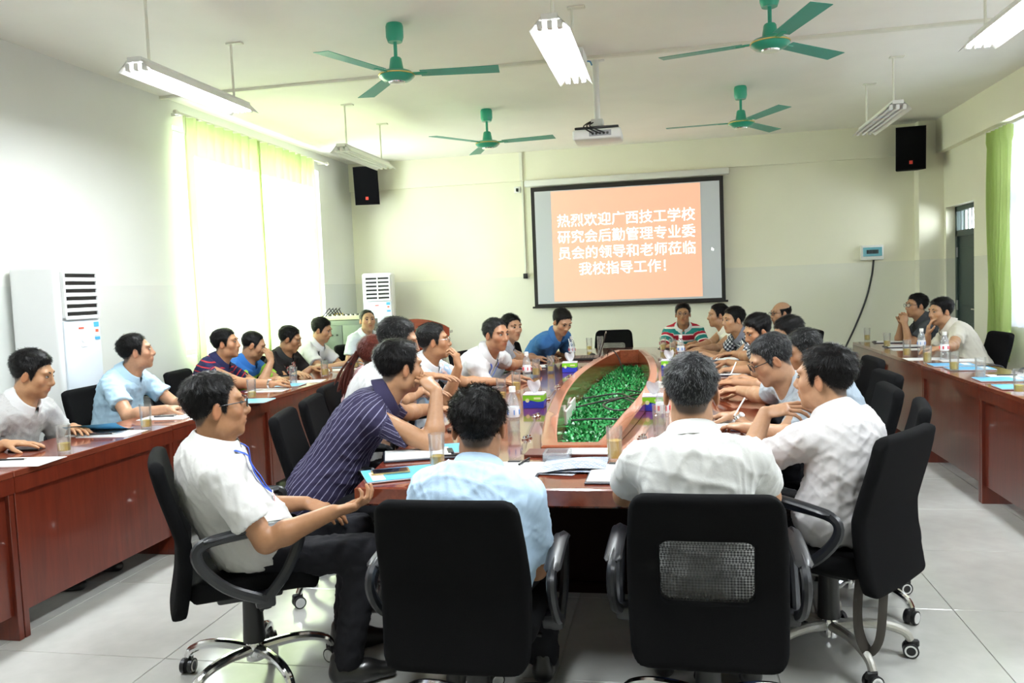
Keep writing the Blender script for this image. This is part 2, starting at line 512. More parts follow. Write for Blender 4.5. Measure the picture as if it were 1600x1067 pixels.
# ------------------------------------------------------------------ fluorescent lamps
M_LAMP = plain('lamp_housing_white', (.78, .78, .74), .4)
M_TUBEON = emit('lit_fluorescent_tube', (.93, .97, 1.0), TUBE_EMIT)
M_TUBEOFF = plain('unlit_fluorescent_tube', (.86, .86, .84), .25)
def lamp(x, y, lit, label, seen=True):
    z = 2.90
    o = empty('pendant_lamp', (x, y, z)); tag(o, label, 'ceiling lamp', 'hanging fluorescent lamps')
    L = .65
    B().prism([(-.045, .02), (.045, .02), (.045, .05), (-.045, .05)], -L, L, 1).obj('ballast_box', M_LAMP, o)
    b = B()
    b.add([(-.11, -L, -.035), (-.045, -L, .03), (.045, -L, .03), (.11, -L, -.035), (-.11, L, -.035), (-.045, L, .03), (.045, L, .03), (.11, L, -.035)],
          [(0, 1, 5, 4), (1, 2, 6, 5), (2, 3, 7, 6)])
    b.add([(-.113, -L, -.035), (-.047, -L, .034), (.047, -L, .034), (.113, -L, -.035), (-.113, L, -.035), (-.047, L, .034), (.047, L, .034), (.113, L, -.035)],
          [(0, 4, 5, 1), (1, 5, 6, 2), (2, 6, 7, 3)])
    b.obj('reflector', M_LAMP, o)
    for k in (-1, 0, 1):
        tb = B().cyl((k * .055, -L + .04, -.01), (k * .055, L - .04, -.01), .014, n=10).obj('tube', M_TUBEON if lit else M_TUBEOFF, o)
        for s in (-1, 1):
            B().box((k * .055, s * (L - .025), -.006), (.03, .035, .045), .004, 1).obj('lamp_holder', M_LAMP, tb)
    for s in (-1, 1):
        B().cyl((0, s * .5, .04), (0, s * .5, ZC - z), .009, n=8).obj('rod', M_TRIM, o)
        B().box((.03, s * .5, ZC - z - .006), (.12, .05, .012), .002, 1).obj('ceiling_plate', M_TRIM, o)
    if lit:
        l = bpy.data.lights.new('fluorescent_light', 'AREA'); l.shape = 'RECTANGLE'; l.size = .16; l.size_y = 1.2
        l.energy = TUBE_WATT; l.color = (.90, .96, 1.0)
        lo = bpy.data.objects.new('fluorescent_light', l); COL.objects.link(lo); lo.parent = o; lo.location = (0, 0, -.045)
    return o
LX = (-3.12, -.61, 1.94)
_nm = ('along the left side of the room', 'above the middle of the conference table', 'along the right side of the room')
for i, x in enumerate(LX):
    lamp(x, 5.14, True, 'lit three-tube fluorescent lamp hanging ' + _nm[i])
for i, x in enumerate(LX):
    if i != 1: lamp(x, 8.27, False, 'unlit fluorescent lamp hanging near the back wall ' + ('above the left curtain corner' if i == 0 else 'beside the right loudspeaker'))
for i, x in enumerate(LX):
    for y, w, on in ((2.23, 'second row, above the near end of the room', True), (-.79, 'rearmost row, behind the viewer', False)):
        lamp(x, y, on, '%s fluorescent lamp of the %s, %s' % ('lit' if on else 'unlit', w, ('left', 'middle', 'right')[i]))

# ------------------------------------------------------------------ ceiling fans
M_FAN = plain('green_fan_enamel', (.02, .38, .24), .3, coat=.5)
M_BLADE = plain('green_fan_blade', (.045, .33, .25), .4)
M_GOLD = plain('brass_band', (.75, .60, .22), .25, .9)
M_CHROME = plain('chrome', (.75, .75, .76), .12, 1.0)
def fan(x, y, ang, label):
    o = empty('ceiling_fan', (x, y, 3.0), math.radians(ang)); tag(o, label, 'ceiling fan', 'green ceiling fans')
    B().lathe([(.0, .225), (.05, .225), (.062, .26), (.062, .33), (.055, .35), (0, .35)], 20).obj('canopy', M_FAN, o)
    B().cyl((0, 0, .08), (0, 0, .24), .013, n=10).obj('down_rod', M_FAN, o)
    B().lathe([(0, .12), (.032, .12), (.04, .11), (.052, .035), (.052, .02), (0, .02)], 20).obj('lower_canopy', M_FAN, o)
    m = B().lathe([(0, .03), (.05, .03), (.105, .02), (.125, .0), (.125, -.012), (.10, -.035), (.05, -.05), (0, -.052)], 28).obj('motor', M_FAN, o)
    B().lathe([(.120, .004), (.128, .002), (.128, -.006), (.121, -.010)], 28).obj('trim_band', M_GOLD, m)
    B().lathe([(0, -.046), (.06, -.046), (.055, -.056), (0, -.058)], 20).obj('bottom_cap', M_CHROME, m)
    for k in range(3):
        R = Matrix.Rotation(k * 2 * PI / 3, 4, 'Z')
        R2 = R @ Matrix.Rotation(math.radians(-9), 4, 'X')
        bl = B(); n = 10
        vs = []
        for i in range(n + 1):
            u = i / n; xx = .17 + u * .55; w = .055 + .012 * u
            for (yy, zz) in ((-w, 0), (w, .006), (w, .010), (-w, .004)): vs.append((R2 @ Vector((xx, yy, zz)))[:])
        fs = []
        for i in range(n):
            for q in range(4): fs.append((i * 4 + q, i * 4 + (q + 1) % 4, i * 4 + 4 + (q + 1) % 4, i * 4 + 4 + q))
        fs += [(0, 3, 2, 1), (n * 4, n * 4 + 1, n * 4 + 2, n * 4 + 3)]
        bl.add(vs, fs); blade = bl.obj('blade', M_BLADE, o)
        B().box((.16, 0, .004), (.12, .035, .012), .004, 1, M=R2).obj('blade_iron', M_FAN, blade)
    return o
fan(-1.85, 5.60, 8, 'green ceiling fan at the near left, above the seated rows')
fan(.67, 5.66, 46, 'green ceiling fan at the near right, cut by the top of the picture')
fan(-1.85, 8.50, -6, 'green ceiling fan at the far left, before the back wall')
fan(.71, 8.42, 57, 'green ceiling fan at the far right, above the screen corner')

# ------------------------------------------------------------------ projection screen
SX0, SX1, SZ0, SZ1 = -1.872, .705, 1.196, 2.848
ys_ = YB - .085
scr = empty('projection_screen', ((SX0 + SX1) / 2, ys_, SZ0)); tag(scr, 'pull-down projection screen with black border on the back wall', 'screen')
cx = (SX0 + SX1) / 2; SW = SX1 - SX0; SH = SZ1 - SZ0
M_SCRB = plain('screen_black_border', (.012, .009, .008), .6)
M_SCRW = emit('screen_cloth_with_projector_spill', (.50, .52, .55), .12)
B().box((0, -.0, SH + .055), (SW + .16, .10, .085), .015).obj('case', M_LAMP, scr)
B().box((0, 0, SH / 2), (SW, .004, SH)).obj('border', M_SCRB, scr)
B().box((0, -.004, SH / 2 - .008), (SW - .10, .003, SH - .105)).obj('screen_cloth', M_SCRW, scr)
B().cyl((-SW / 2 - .03, 0, .0), (SW / 2 + .03, 0, .0), .014, n=10).obj('weight_bar', M_SCRB, scr)
# the projected slide
px0, px1, pz0, pz1 = -1.593 - cx, .407 - cx, 1.268 - SZ0, 2.776 - SZ0
t = NT('projected_salmon_slide')
tc = t.new('ShaderNodeTexCoord'); sp = t.new('ShaderNodeSeparateXYZ'); t.link(tc.outputs['Generated'], sp.inputs[0])
col = t.ramp(sp.outputs['X'], [(0, (1.0, .60, .42)), (1, (1.0, .54, .36))])
t.link(col, t.b.inputs['Emission Color']); t.b.inputs['Emission Strength'].default_value = .50
t.set(Base_Color=(.42, .20, .13, 1), Roughness=.9)
slide = B().box(((px0 + px1) / 2, -.007, (pz0 + pz1) / 2), (px1 - px0, .002, pz1 - pz0)).obj('projected_slide', t.m, scr)
M_TXT = emit('projected_white_text', (1, 1, .97), 1.3)
def text_mesh(name, body, size, mat, parent, loc, rot=(PI / 2, 0, 0), bold=.0, align='CENTER', space=1.0):
    cu = bpy.data.curves.new(name, 'FONT'); cu.body = body; cu.size = size; cu.align_x = align; cu.resolution_u = 3
    cu.space_character = space
    to = bpy.data.objects.new(name, cu); COL.objects.link(to)
    bpy.context.view_layer.update()
    dg = bpy.context.evaluated_depsgraph_get()
    me = bpy.data.meshes.new_from_object(to.evaluated_get(dg)); me.name = name
    bpy.data.objects.remove(to, do_unlink=True)
    if bold:
        vs = np.array([v.co[:] for v in me.vertices]); fs = [tuple(p.vertices) for p in me.polygons]; n = len(vs); V = []; Fs = []
        for k, (dx, dy) in enumerate(((0, 0), (bold, 0), (-bold, 0), (0, bold), (0, -bold))):
            V.append(vs + [dx, dy, k * 2e-5]); Fs += [tuple(i + k * n for i in f) for f in fs]
        me = bpy.data.meshes.new(name); me.from_pydata(np.concatenate(V).tolist(), [], Fs)
    me.materials.clear(); me.materials.append(mat)
    o = bpy.data.objects.new(name, me); COL.objects.link(o); o.parent = parent
    o.location = loc; o.rotation_euler = rot
    return o
_lines = ('热烈欢迎广西技工学校', '研究会后勤管理专业委', '员会的领导和老师莅临', '我校指导工作！')
for k, s in enumerate(_lines):
    text_mesh('slide_text', s, .186, M_TXT, slide, ((px0 + px1) / 2 - .0, -.010, pz1 - .475 - k * .222), bold=.0010)
cu = B(); cu.prism([(0, 0), (.0, -.045), (.012, -.034), (.022, -.05), (.028, -.046), (.019, -.031), (.034, -.03)], -.008, -.006, 1)
c_ = cu.obj('mouse_pointer', M_TXT, scr); c_.location = (1.12, 0, .72)

# ------------------------------------------------------------------ projector on its ceiling pole
pj = empty('ceiling_projector', (-.57, 6.96, ZC)); tag(pj, 'white projector hanging from the ceiling on a pole', 'projector')
B().cyl((0, 0, 0), (0, 0, -.52), .026, n=14).obj('pole', M_LAMP, pj)
for k in range(4):
    a = k * PI / 2 + .5
    B().box((.055 * math.cos(a), .055 * math.sin(a), -.008), (.05, .05, .016), .003, 1).obj('mount_foot', M_LAMP, pj)
B().box((0, 0, -.53), (.10, .10, .06), .006).obj('bracket', M_LAMP, pj)
bd = B().box((0, .02, -.635), (.40, .30, .085), .02, 3).obj('body', M_LAMP, pj)
B().box((0, .0, -.582), (.36, .24, .02), .006).obj('base_plate', M_DARK, bd)
B().box((.03, -.132, -.632), (.18, .006, .045), .002, 1).obj('port_panel', plain('port_panel_grey', (.3, .3, .31), .4), bd)
B().cyl((.08, .17, -.635), (.08, .19, -.635), .035).obj('lens', M_DARK, bd)
for k in range(5): B().box((-.03 + k * .03, -.138, -.635), (.018, .02, .018), .003, 1).obj('plug', M_DARK, bd)
for k in range(3):
    B().tube(bez([(-.02 + k * .03, -.02, -.5), (-.09 + k * .02, -.06, -.54), (-.10 + k * .03, -.13, -.58), (-.03 + k * .05, -.15, -.635)], 6), .006, 6).obj('cable', M_DARK, pj)
B().tube(bez([(-.03, 0, -.05), (-.05, -.02, -.02), (-.12, -.05, -.03), (-.2, -.1, -.012)], 6), .007, 6).obj('cable', plain('blue_cable', (.08, .25, .5), .4), pj)
o = empty('ceiling_junction_box', (-.76, 6.72, ZC)); tag(o, 'white wiring box on the ceiling beside the projector pole', 'junction box')
B().box((0, 0, -.045), (.26, .30, .09), .012).obj('box', M_LAMP, o)
B().box((0, 0, -.093), (.24, .28, .008), .003, 1).obj('lid', M_LAMP, o)

# ------------------------------------------------------------------ loudspeakers
M_SPK = plain('black_speaker_cabinet', (.006, .006, .007), .7, spec=.15)
M_SPKG = plain('black_speaker_grille', (.004, .004, .005), .85, spec=.1)
def speaker(loc, rz, tilt, label):
    o = empty('loudspeaker', loc, rz); tag(o, label, 'loudspeaker', 'wall loudspeakers')
    R = Matrix.Rotation(math.radians(tilt), 4, 'X')
    poly = [(-.17, -.15), (.17, -.15), (.12, .13), (-.12, .13)]
    b = B(); b.prism(poly, -.26, .26, 2); b.v = [(R @ Vector(v))[:] for v in b.v]
    cab = b.obj('cabinet', M_SPK, o)
    B().box((0, -.156, 0), (.32, .014, .50), .006, 2, M=R).obj('grille', M_SPKG, cab)
    B().box((0, -.166, -.17), (.038, .004, .042), .001, 1, M=R).obj('emblem', plain('red_emblem', (.75, .05, .03), .4), cab)
    B().box((0, .19, .02), (.05, .14, .07), .006, 1).obj('bracket', M_DARK, o)
    B().tube(bez([(.0, .12, .2), (-.08, .2, .28), (-.12, .27, .24)], 5), .005, 6).obj('cable', M_DARK, o)
    return o
speaker((-4.15, YB - .30, 3.0), math.radians(12), 10, 'black loudspeaker mounted in the left back corner above the air conditioner')
speaker((2.93, YB - .30, 3.0), math.radians(-6), 4, 'black loudspeaker mounted at the right end of the back wall')

# ------------------------------------------------------------------ air conditioners
M_AC = plain('air_conditioner_white', (.82, .83, .82), .3)
M_ACP = plain('air_conditioner_panel', (.66, .72, .78), .2, coat=.3)
M_BLUE = plain('label_blue', (.08, .42, .75), .5); M_WHT = plain('label_white', (.85, .85, .84), .5); M_REDL = plain('label_red', (.8, .12, .06), .5)
def aircon(loc, rz, label, wid, dep, hgt, twocol):
    o = empty('air_conditioner', loc, rz); tag(o, label, 'air conditioner', 'standing air conditioners')
    b = B(); b.box((0, dep / 2, hgt / 2), (wid, dep, hgt), .035, 4); b.obj('cabinet', M_AC, o)
    gz0, gz1 = hgt * .79, hgt - .05
    B().box((0, -.004, (gz0 + gz1) / 2), (wid - .08, .02, gz1 - gz0), .004, 1).obj('vent_recess', M_DARK, o)
    n = 6
    for k in range(n + 1):
        z = gz0 + (gz1 - gz0) * k / n
        M = Matrix.Translation((0, -.018, z)) @ Matrix.Rotation(math.radians(-25), 4, 'X')
        B().box((0, 0, 0), (wid - .09, .012, .028), .003, 1, M=M).obj('louver', M_AC, o)
    for s in ((-1, 0, 1) if twocol else (-1, 1)):
        B().box((s * (wid / 2 - .045), -.014, (gz0 + gz1) / 2), (.018, .03, gz1 - gz0), .003, 1).obj('vent_post', M_AC, o)
    p = B().box((0, -.006, gz0 / 2 + .02), (wid - .06, .02, gz0 - .08), .008, 2).obj('front_panel', M_ACP, o)
    B().box((wid / 2 - .075, -.018, gz0 - .055), (.05, .003, .035)).obj('energy_label', M_BLUE, p)
    B().box((wid / 2 - .075, -.018, gz0 - .105), (.05, .003, .06)).obj('energy_label', M_WHT, p)
    B().box((wid / 2 - .075, -.020, gz0 - .10), (.028, .003, .02)).obj('energy_label', M_REDL, p)
    B().box((wid / 2 - .07, -.018, gz0 - .155), (.05, .003, .02)).obj('energy_label', M_BLUE, p)
    B().box((-.02, -.018, gz0 - .075), (.05, .003, .012)).obj('display_mark', M_REDL, p)
    B().cyl((0, -.016, gz0 - .16), (0, -.019, gz0 - .16), .02, n=20).obj('badge', M_WHT, p)
    B().box((0, -.018, gz0 - .205), (.06, .003, .01)).obj('display_mark', M_WHT, p)
    return o
aircon((-4.12, 5.12, 0), PI / 2, 'tall white standing air conditioner against the left wall near the camera', .42, .38, 1.765, False)
aircon((-3.96, 10.72, 0), math.radians(14), 'tall white standing air conditioner in the left back corner', .42, .34, 1.76, True)

# ------------------------------------------------------------------ lectern and equipment cabinet
M_LECT = wood('lectern_red_wood', (.21, .028, .012), (.34, .055, .022), .25, .6, axis=0)
o = empty('lectern', (-3.32, 10.45, 0), math.radians(5)); tag(o, 'red wooden lectern with an arched top panel before the back wall', 'lectern')
arch = [(-.46, .90)] + [(-.46 + .92 * k / 16, 1.0 + .13 * math.sin(PI * k / 16) ** .8) for k in range(17)] + [(.46, .90), (.40, .84), (-.40, .84)]
B().prism(arch, -.24, -.20, 1).obj('arched_panel', M_LECT, o)
B().box((0, 0.02, .93), (.84, .44, .035), .006).obj('reading_top', M_LECT, o)
B().box((0, .02, .47), (.64, .38, .90), .006).obj('body', M_LECT, o)
B().box((0, -.20, .74), (.78, .06, .05), .01).obj('moulding', M_LECT, o)
B().box((0, -.175, .40), (.50, .012, .56), .004).obj('front_panel', M_LECT, o)
B().box((0, .02, .025), (.72, .46, .05), .006).obj('plinth', M_LECT, o)
for s in (-1, 1): B().box((s * .36, -.215, .79), (.05, .012, .022)).obj('inlay', M_WHT, o)
M_STEEL = plain('grey_green_steel', (.16, .19, .17), .4, .3)
o = empty('equipment_cabinet', (-4.06, 9.86, 0), math.radians(4)); tag(o, 'grey-green steel equipment cabinet behind the left row', 'cabinet')
B().box((0, .02, .58), (.62, .5, 1.16), .008).obj('carcass', M_STEEL, o)
for s in (-1, 1):
    dr = B().box((s * .152, -.235, .57), (.295, .02, 1.06), .004).obj('door', M_STEEL, o)
    B().cyl((s * .03 - .1, -.246, .98), (s * .03 - .1, -.252, .98), .012).obj('lock', M_DARK, dr)
mx = empty('audio_mixer', (-4.06, 9.83, 1.16), math.radians(4)); tag(mx, 'cream audio mixer lying on the equipment cabinet', 'mixer')
B().box((0, 0, .03), (.56, .36, .05), .008).obj('case', plain('cream_metal', (.66, .64, .50), .4), mx)
for i in range(8):
    for j in range(3): B().cyl((-.21 + i * .06, -.12 + j * .1, .055), (-.21 + i * .06, -.12 + j * .1, .075), .010, n=8).obj('knob', M_DARK if j else M_WHT, mx)
for k in range(4):
    b = B().tube(bez([(-.2 + k * .035, .1, .06), (-.23 + k * .04, .04, .13), (-.22 + k * .045, -.02, .15), (-.26 + k * .04, -.1, .08), (-.29 + .01 * k, -.16, .02)], 5), .007, 6)
    c = b.obj('signal_cable', M_DARK, mx)
    B().cyl((-.2 + k * .035, .1, .05), (-.2 + k * .035, .1, .085), .011, n=8).obj('plug', plain('yellow_plug', (.85, .65, .05), .4), c)
# ------------------------------------------------------------------ main conference table
M_TAB = wood('red_mahogany_top', (.115, .019, .008), (.20, .038, .015), .16, .8, axis=1)
M_TABE = wood('red_mahogany_edge', (.14, .022, .010), (.22, .036, .014), .2, .7, axis=0)
M_RIM = wood('rim_wood_screen_tint', (.22, .050, .018), (.32, .082, .030), .25, .6, axis=1)  # table wood made lighter and more orange, painting in the screen's reflection
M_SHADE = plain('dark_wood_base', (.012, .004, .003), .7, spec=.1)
TCX, TY0, TY1, TZ = -.43, 2.85, 9.27, .76
def ring(kind, n_end=4, n_side=30):
    """outline, counted the same for table and trough: near centre, right side, far centre, left side"""
    if kind[0] == 'table':
        d = kind[1]
        hw = lambda u: .755 - d + .22 * math.sin(PI * u) ** .9
        y0, y1 = TY0 + d, TY1 - d
    elif kind[0] == 'base':
        d = kind[1]
        hw = lambda u: .52 - d + .16 * math.sin(PI * u) ** .9
        y0, y1 = TY0 + 1.0 + d, TY1 - 1.0 - d
    else:
        d = kind[1]
        hw = lambda u: .085 + d + .165 * math.sin(PI * min(1, max(0, u))) ** .85
        y0, y1 = 3.60 - d, 8.20 + d
    right = [(hw(0) * k / n_end, y0) for k in range(n_end)]
    right += [(hw(k / n_side), y0 + (y1 - y0) * k / n_side) for k in range(n_side + 1)]
    right += [(hw(1) * (1 - k / n_end), y1) for k in range(1, n_end + 1)]
    left = [(-x, y) for (x, y) in right[1:-1]][::-1]
    return [(TCX + x, y) for (x, y) in right + left]
def band(b, rows, close=True):
    n = len(rows[0][0]); vs = []
    for pts, z in rows: vs += [(x, y, z(y) if callable(z) else z) for (x, y) in pts]
    fs = []
    for i in range(len(rows) - 1):
        for k in range(n): fs.append((i * n + k, i * n + (k + 1) % n, (i + 1) * n + (k + 1) % n, (i + 1) * n + k))
    return b.add(vs, fs)
T = empty('conference_table', (0, 0, 0)); tag(T, 'long boat-shaped red mahogany conference table with a planted centre trough', 'table')
top = band(B(), [(ring(('trough', .07)), TZ), (ring(('table', .006)), TZ), (ring(('table', 0)), TZ - .006), (ring(('table', 0)), TZ - .062), (ring(('table', .008)), TZ - .07), (ring(('base', -.05)), TZ - .07), (ring(('base', .10)), TZ - .07)]).obj('table_top', M_TAB, T)
rz_ = lambda y: TZ + .016 + .042 * min(1, max(0, (y - 3.5) / .7)) ** .7
band(B(), [(ring(('trough', .068)), TZ - .07), (ring(('trough', .068)), lambda y: rz_(y) - .006), (ring(('trough', .060)), rz_), (ring(('trough', .012)), rz_), (ring(('trough', .004)), lambda y: rz_(y) - .006), (ring(('trough', 0)), TZ - .16)]).obj('trough_rim', M_RIM, T)
bt = B(); rp = ring(('trough', .0)); bt.prism(rp, TZ - .20, TZ - .155, 2); bt.obj('trough_floor', plain('trough_floor_green', (.012, .05, .018), .8), T)
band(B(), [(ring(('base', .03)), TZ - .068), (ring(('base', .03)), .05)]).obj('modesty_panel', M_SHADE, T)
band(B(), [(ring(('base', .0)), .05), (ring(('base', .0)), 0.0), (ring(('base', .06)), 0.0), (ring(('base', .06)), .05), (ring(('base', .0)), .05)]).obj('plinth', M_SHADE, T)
# darker inlay strip that carries the microphone sockets
band(B(), [(ring(('trough', .128)), TZ + .0006), (ring(('trough', .132)), TZ + .001), (ring(('trough', .144)), TZ + .001), (ring(('trough', .148)), TZ + .0006)]).obj('inlay_strip', wood('dark_inlay_wood', (.06, .012, .006), (.09, .018, .009), .2, .6), T)
rp = ring(('trough', .143)); nn = len(rp)
for k in (6, 10, 14, 18, 22, 26, 30):
    for kk in (k, nn - k):
        x, y = rp[kk]
        p = B().lathe([(0, 0), (.016, 0), (.016, .006), (.010, .010), (.009, .018), (0, .02)], 14, (x, y, TZ)).lathe([(0, 0), (.016, 0), (.016, .006), (.010, .010), (.009, .018), (0, .02)], 14, (x + .012, y + .04, TZ))
        p.obj('microphone_socket', M_CHROME, T)
# socket panels on the trough's left inner wall
for (y, n) in ((5.0, 0), (5.35, 0)):
    u = (y - 3.60) / 4.60; x = TCX - (.085 + .165 * math.sin(PI * u) ** .85) + .008
    B().box((x, y, TZ - .075), (.012, .26, .085), .003, 1).obj('socket_panel', M_PLAST, T)

# artificial grass in the trough
rs = np.random.RandomState(4)
NG = 15000
yy = rs.uniform(3.62, 8.18, NG); uu = (yy - 3.60) / 4.60
ww = .085 + .165 * np.sin(PI * np.clip(uu, 0, 1)) ** .85 - .015
xx = TCX + rs.uniform(-1, 1, NG) * ww
zz = TZ - .135 + rs.uniform(0, .03, NG)
az = rs.uniform(0, 2 * PI, NG); el = rs.uniform(-.2, 1.1, NG); ln = rs.uniform(.018, .038, NG); wd = rs.uniform(.005, .010, NG)
dv = np.stack([np.cos(az) * np.cos(el), np.sin(az) * np.cos(el), np.sin(el)], -1)
sv = np.stack([-np.sin(az), np.cos(az), rs.uniform(-.4, .4, NG)], -1)
P0 = np.stack([xx, yy, zz], -1)
V = np.stack([P0, P0 + dv * (ln * .5)[:, None] + sv * wd[:, None], P0 + dv * ln[:, None], P0 + dv * (ln * .5)[:, None] - sv * wd[:, None]], 1).reshape(-1, 3)
t = NT('plastic_grass')
gi = t.new('ShaderNodeNewGeometry')
t.link(t.ramp(gi.outputs['Random Per Island'], [(0, (.006, .10, .02)), (.5, (.012, .26, .05)), (1, (.06, .46, .14))]), t.b.inputs['Base Color'])
t.set(Roughness=.3)
g = np_mesh('artificial_grass', V, np.arange(NG * 4).reshape(-1, 4), t.m)
tag(g, 'bright green artificial grass filling the trough of the conference table', 'grass', kind='stuff')
for k, pts in enumerate(([(-.62, 5.2, .70), (-.5, 5.5, .69), (-.35, 5.6, .70), (-.25, 5.3, .69), (-.35, 5.05, .70), (-.45, 5.25, .71), (-.3, 5.7, .70), (-.2, 5.9, .69), (-.35, 6.1, .69)],
                         [(-.60, 4.75, .69), (-.45, 4.8, .69), (-.3, 4.75, .695), (-.18, 4.9, .69)],
                         [(-.62, 5.6, .70), (-.4, 5.9, .69), (-.28, 5.5, .71), (-.18, 5.35, .70), (-.25, 5.1, .69)])):
    o = B().tube(bez(pts, 7), .0065, 6).obj('cable', M_DARK)
    tag(o, ('coiled black cable on the trough grass', 'straight black cable lying near the front of the trough grass', 'looped black cable crossing the coiled one on the trough grass')[k], 'cable')

# ------------------------------------------------------------------ side desks
M_DESK = wood('desk_red_mahogany', (.095, .012, .005), (.165, .024, .009), .28, .4, axis=2)
M_DESKT = wood('desk_top_red_mahogany', (.14, .028, .014), (.22, .048, .024), .2, .6, axis=1)
def desk(x, y0, y1, face, label, group):
    """face = +1: the closed front looks towards +x"""
    L = y1 - y0; D = .46
    o = empty('side_desk', (x, (y0 + y1) / 2, 0)); tag(o, label, 'desk', group)
    s = -face
    B().box((s * D / 2, 0, .745), (D, L - .004, .03), .003, 1).obj('desk_top', M_DESKT, o)
    B().box((s * .012, 0, .695), (.024, L - .004, .07)).obj('apron', M_DESK, o)
    B().box((s * .035, 0, .40), (.018, L - .06, .57)).obj('modesty_panel', M_DESK, o)
    for q in (-1, 1):
        B().box((s * D / 2, q * (L / 2 - .018), .365), (D - .012, .03, .73), .002, 1).obj('side_panel', M_DESK, o)
    B().box((s * (D / 2 + .05), 0, .60), (D - .12, L - .08, .016)).obj('shelf', M_DESK, o)
    return o
ly = [-.45, .73, 1.91, 3.09, 4.27, 5.45, 6.63, 7.81]
_ln = ('', '', 'cut by the left picture edge', 'before the man in pale blue', 'before the striped polo', 'before the patterned polo', 'at its far end')
for k in range(2, len(ly) - 1):
    desk(-2.88, ly[k], ly[k + 1], 1, 'red mahogany side desk of the left row ' + _ln[k], 'left row of side desks')
ry = [3.2, 4.4, 5.6, 6.81, 8.03, 9.27]
_rn = ('outermost at the right picture edge', 'second from the right picture edge', 'in the middle of the row', 'before the man in a cream shirt', 'at its far end')
for k in range(len(ry) - 1):
    desk(1.885, ry[k], ry[k + 1], -1, 'red mahogany side desk of the right row ' + _rn[k], 'right row of side desks')

# ------------------------------------------------------------------ office chairs
def nets(D, org, h):
    """surface nets: quads of the zero surface of a sampled distance field"""
    ins = D < 0
    nx, ny, nz = D.shape
    cnt = np.zeros((nx - 1, ny - 1, nz - 1), np.int8)
    offs = [(a, b, c) for a in (0, 1) for b in (0, 1) for c in (0, 1)]
    for a, b, c in offs: cnt += ins[a:nx - 1 + a, b:ny - 1 + b, c:nz - 1 + c]
    act = np.argwhere((cnt > 0) & (cnt < 8))
    if not len(act): return np.zeros((0, 3)), np.zeros((0, 4), int)
    idx = np.full(cnt.shape, -1, np.int32); idx[tuple(act.T)] = np.arange(len(act))
    i, j, k = act.T
    cv = {o: D[i + o[0], j + o[1], k + o[2]] for o in offs}
    acc = np.zeros((len(act), 3)); num = np.zeros(len(act))
    for o in offs:
        for ax in range(3):
            if o[ax]: continue
            p = list(o); p[ax] = 1; p = tuple(p)
            va, vb = cv[o], cv[p]
            m = (va < 0) != (vb < 0)
            tt = np.where(m, va / np.where(va == vb, 1, va - vb), 0)
            pos = np.tile(np.array(o, float), (len(act), 1)); pos[:, ax] = tt
            acc += pos * m[:, None]; num += m
    V = (act + acc / num[:, None]) * h + np.asarray(org)
    Q = []
    for ax in range(3):
        sl0 = [slice(None)] * 3; sl1 = [slice(None)] * 3
        sl0[ax] = slice(0, -1); sl1[ax] = slice(1, None)
        a, b = ins[tuple(sl0)], ins[tuple(sl1)]
        u, v = (ax + 1) % 3, (ax + 2) % 3
        e = np.argwhere(a != b)
        e = e[(e[:, u] > 0) & (e[:, v] > 0) & (e[:, u] < D.shape[u] - 1) & (e[:, v] < D.shape[v] - 1)]
        if not len(e): continue
        flip = a[tuple(e.T)]
        def at(du, dv):
            q = e.copy(); q[:, u] -= du; q[:, v] -= dv
            return idx[tuple(q.T)]
        q = np.stack([at(1, 1), at(0, 1), at(0, 0), at(1, 0)], 1)
        q[~flip] = q[~flip][:, ::-1]
        Q.append(q)
    Q = np.concatenate(Q); Q = Q[(Q >= 0).all(1)]
    return V, Q

M_CHAIR = plain('black_chair_fabric', (.0045, .0045, .005), .9, spec=.1, bump=.35, bscale=900)
M_CHSEAT = plain('black_seat_fabric', (.004, .004, .0045), .9, spec=.15)
M_ARM = plain('grey_black_armrest_plastic', (.014, .015, .018), .35)
t = NT('chair_mesh_weave')
tc = t.new('ShaderNodeTexCoord'); mp = t.new('ShaderNodeMapping'); mp.inputs['Rotation'].default_value = (0, PI / 4, 0); mp.inputs['Scale'].default_value = (150, 150, 150)
t.link(tc.outputs['Object'], mp.inputs[0])
ck = t.new('ShaderNodeTexChecker'); ck.inputs['Scale'].default_value = 1.0; t.link(mp.outputs[0], ck.inputs[0])
tp = t.new('ShaderNodeBsdfTransparent'); ms = t.new('ShaderNodeMixShader')
t.set(Base_Color=(.02, .02, .02, 1), Roughness=.6)
ad = t.new('ShaderNodeMath', operation='MULTIPLY_ADD'); ad.inputs[1].default_value = .45; ad.inputs[2].default_value = .0
t.link(ck.outputs['Fac'], ad.inputs[0])
t.link(ad.outputs[0], ms.inputs[0]); t.link(t.b.outputs[0], ms.inputs[1]); t.link(tp.outputs[0], ms.inputs[2]); t.link(ms.outputs[0], t.out.inputs[0])
M_WEAVE = t.m

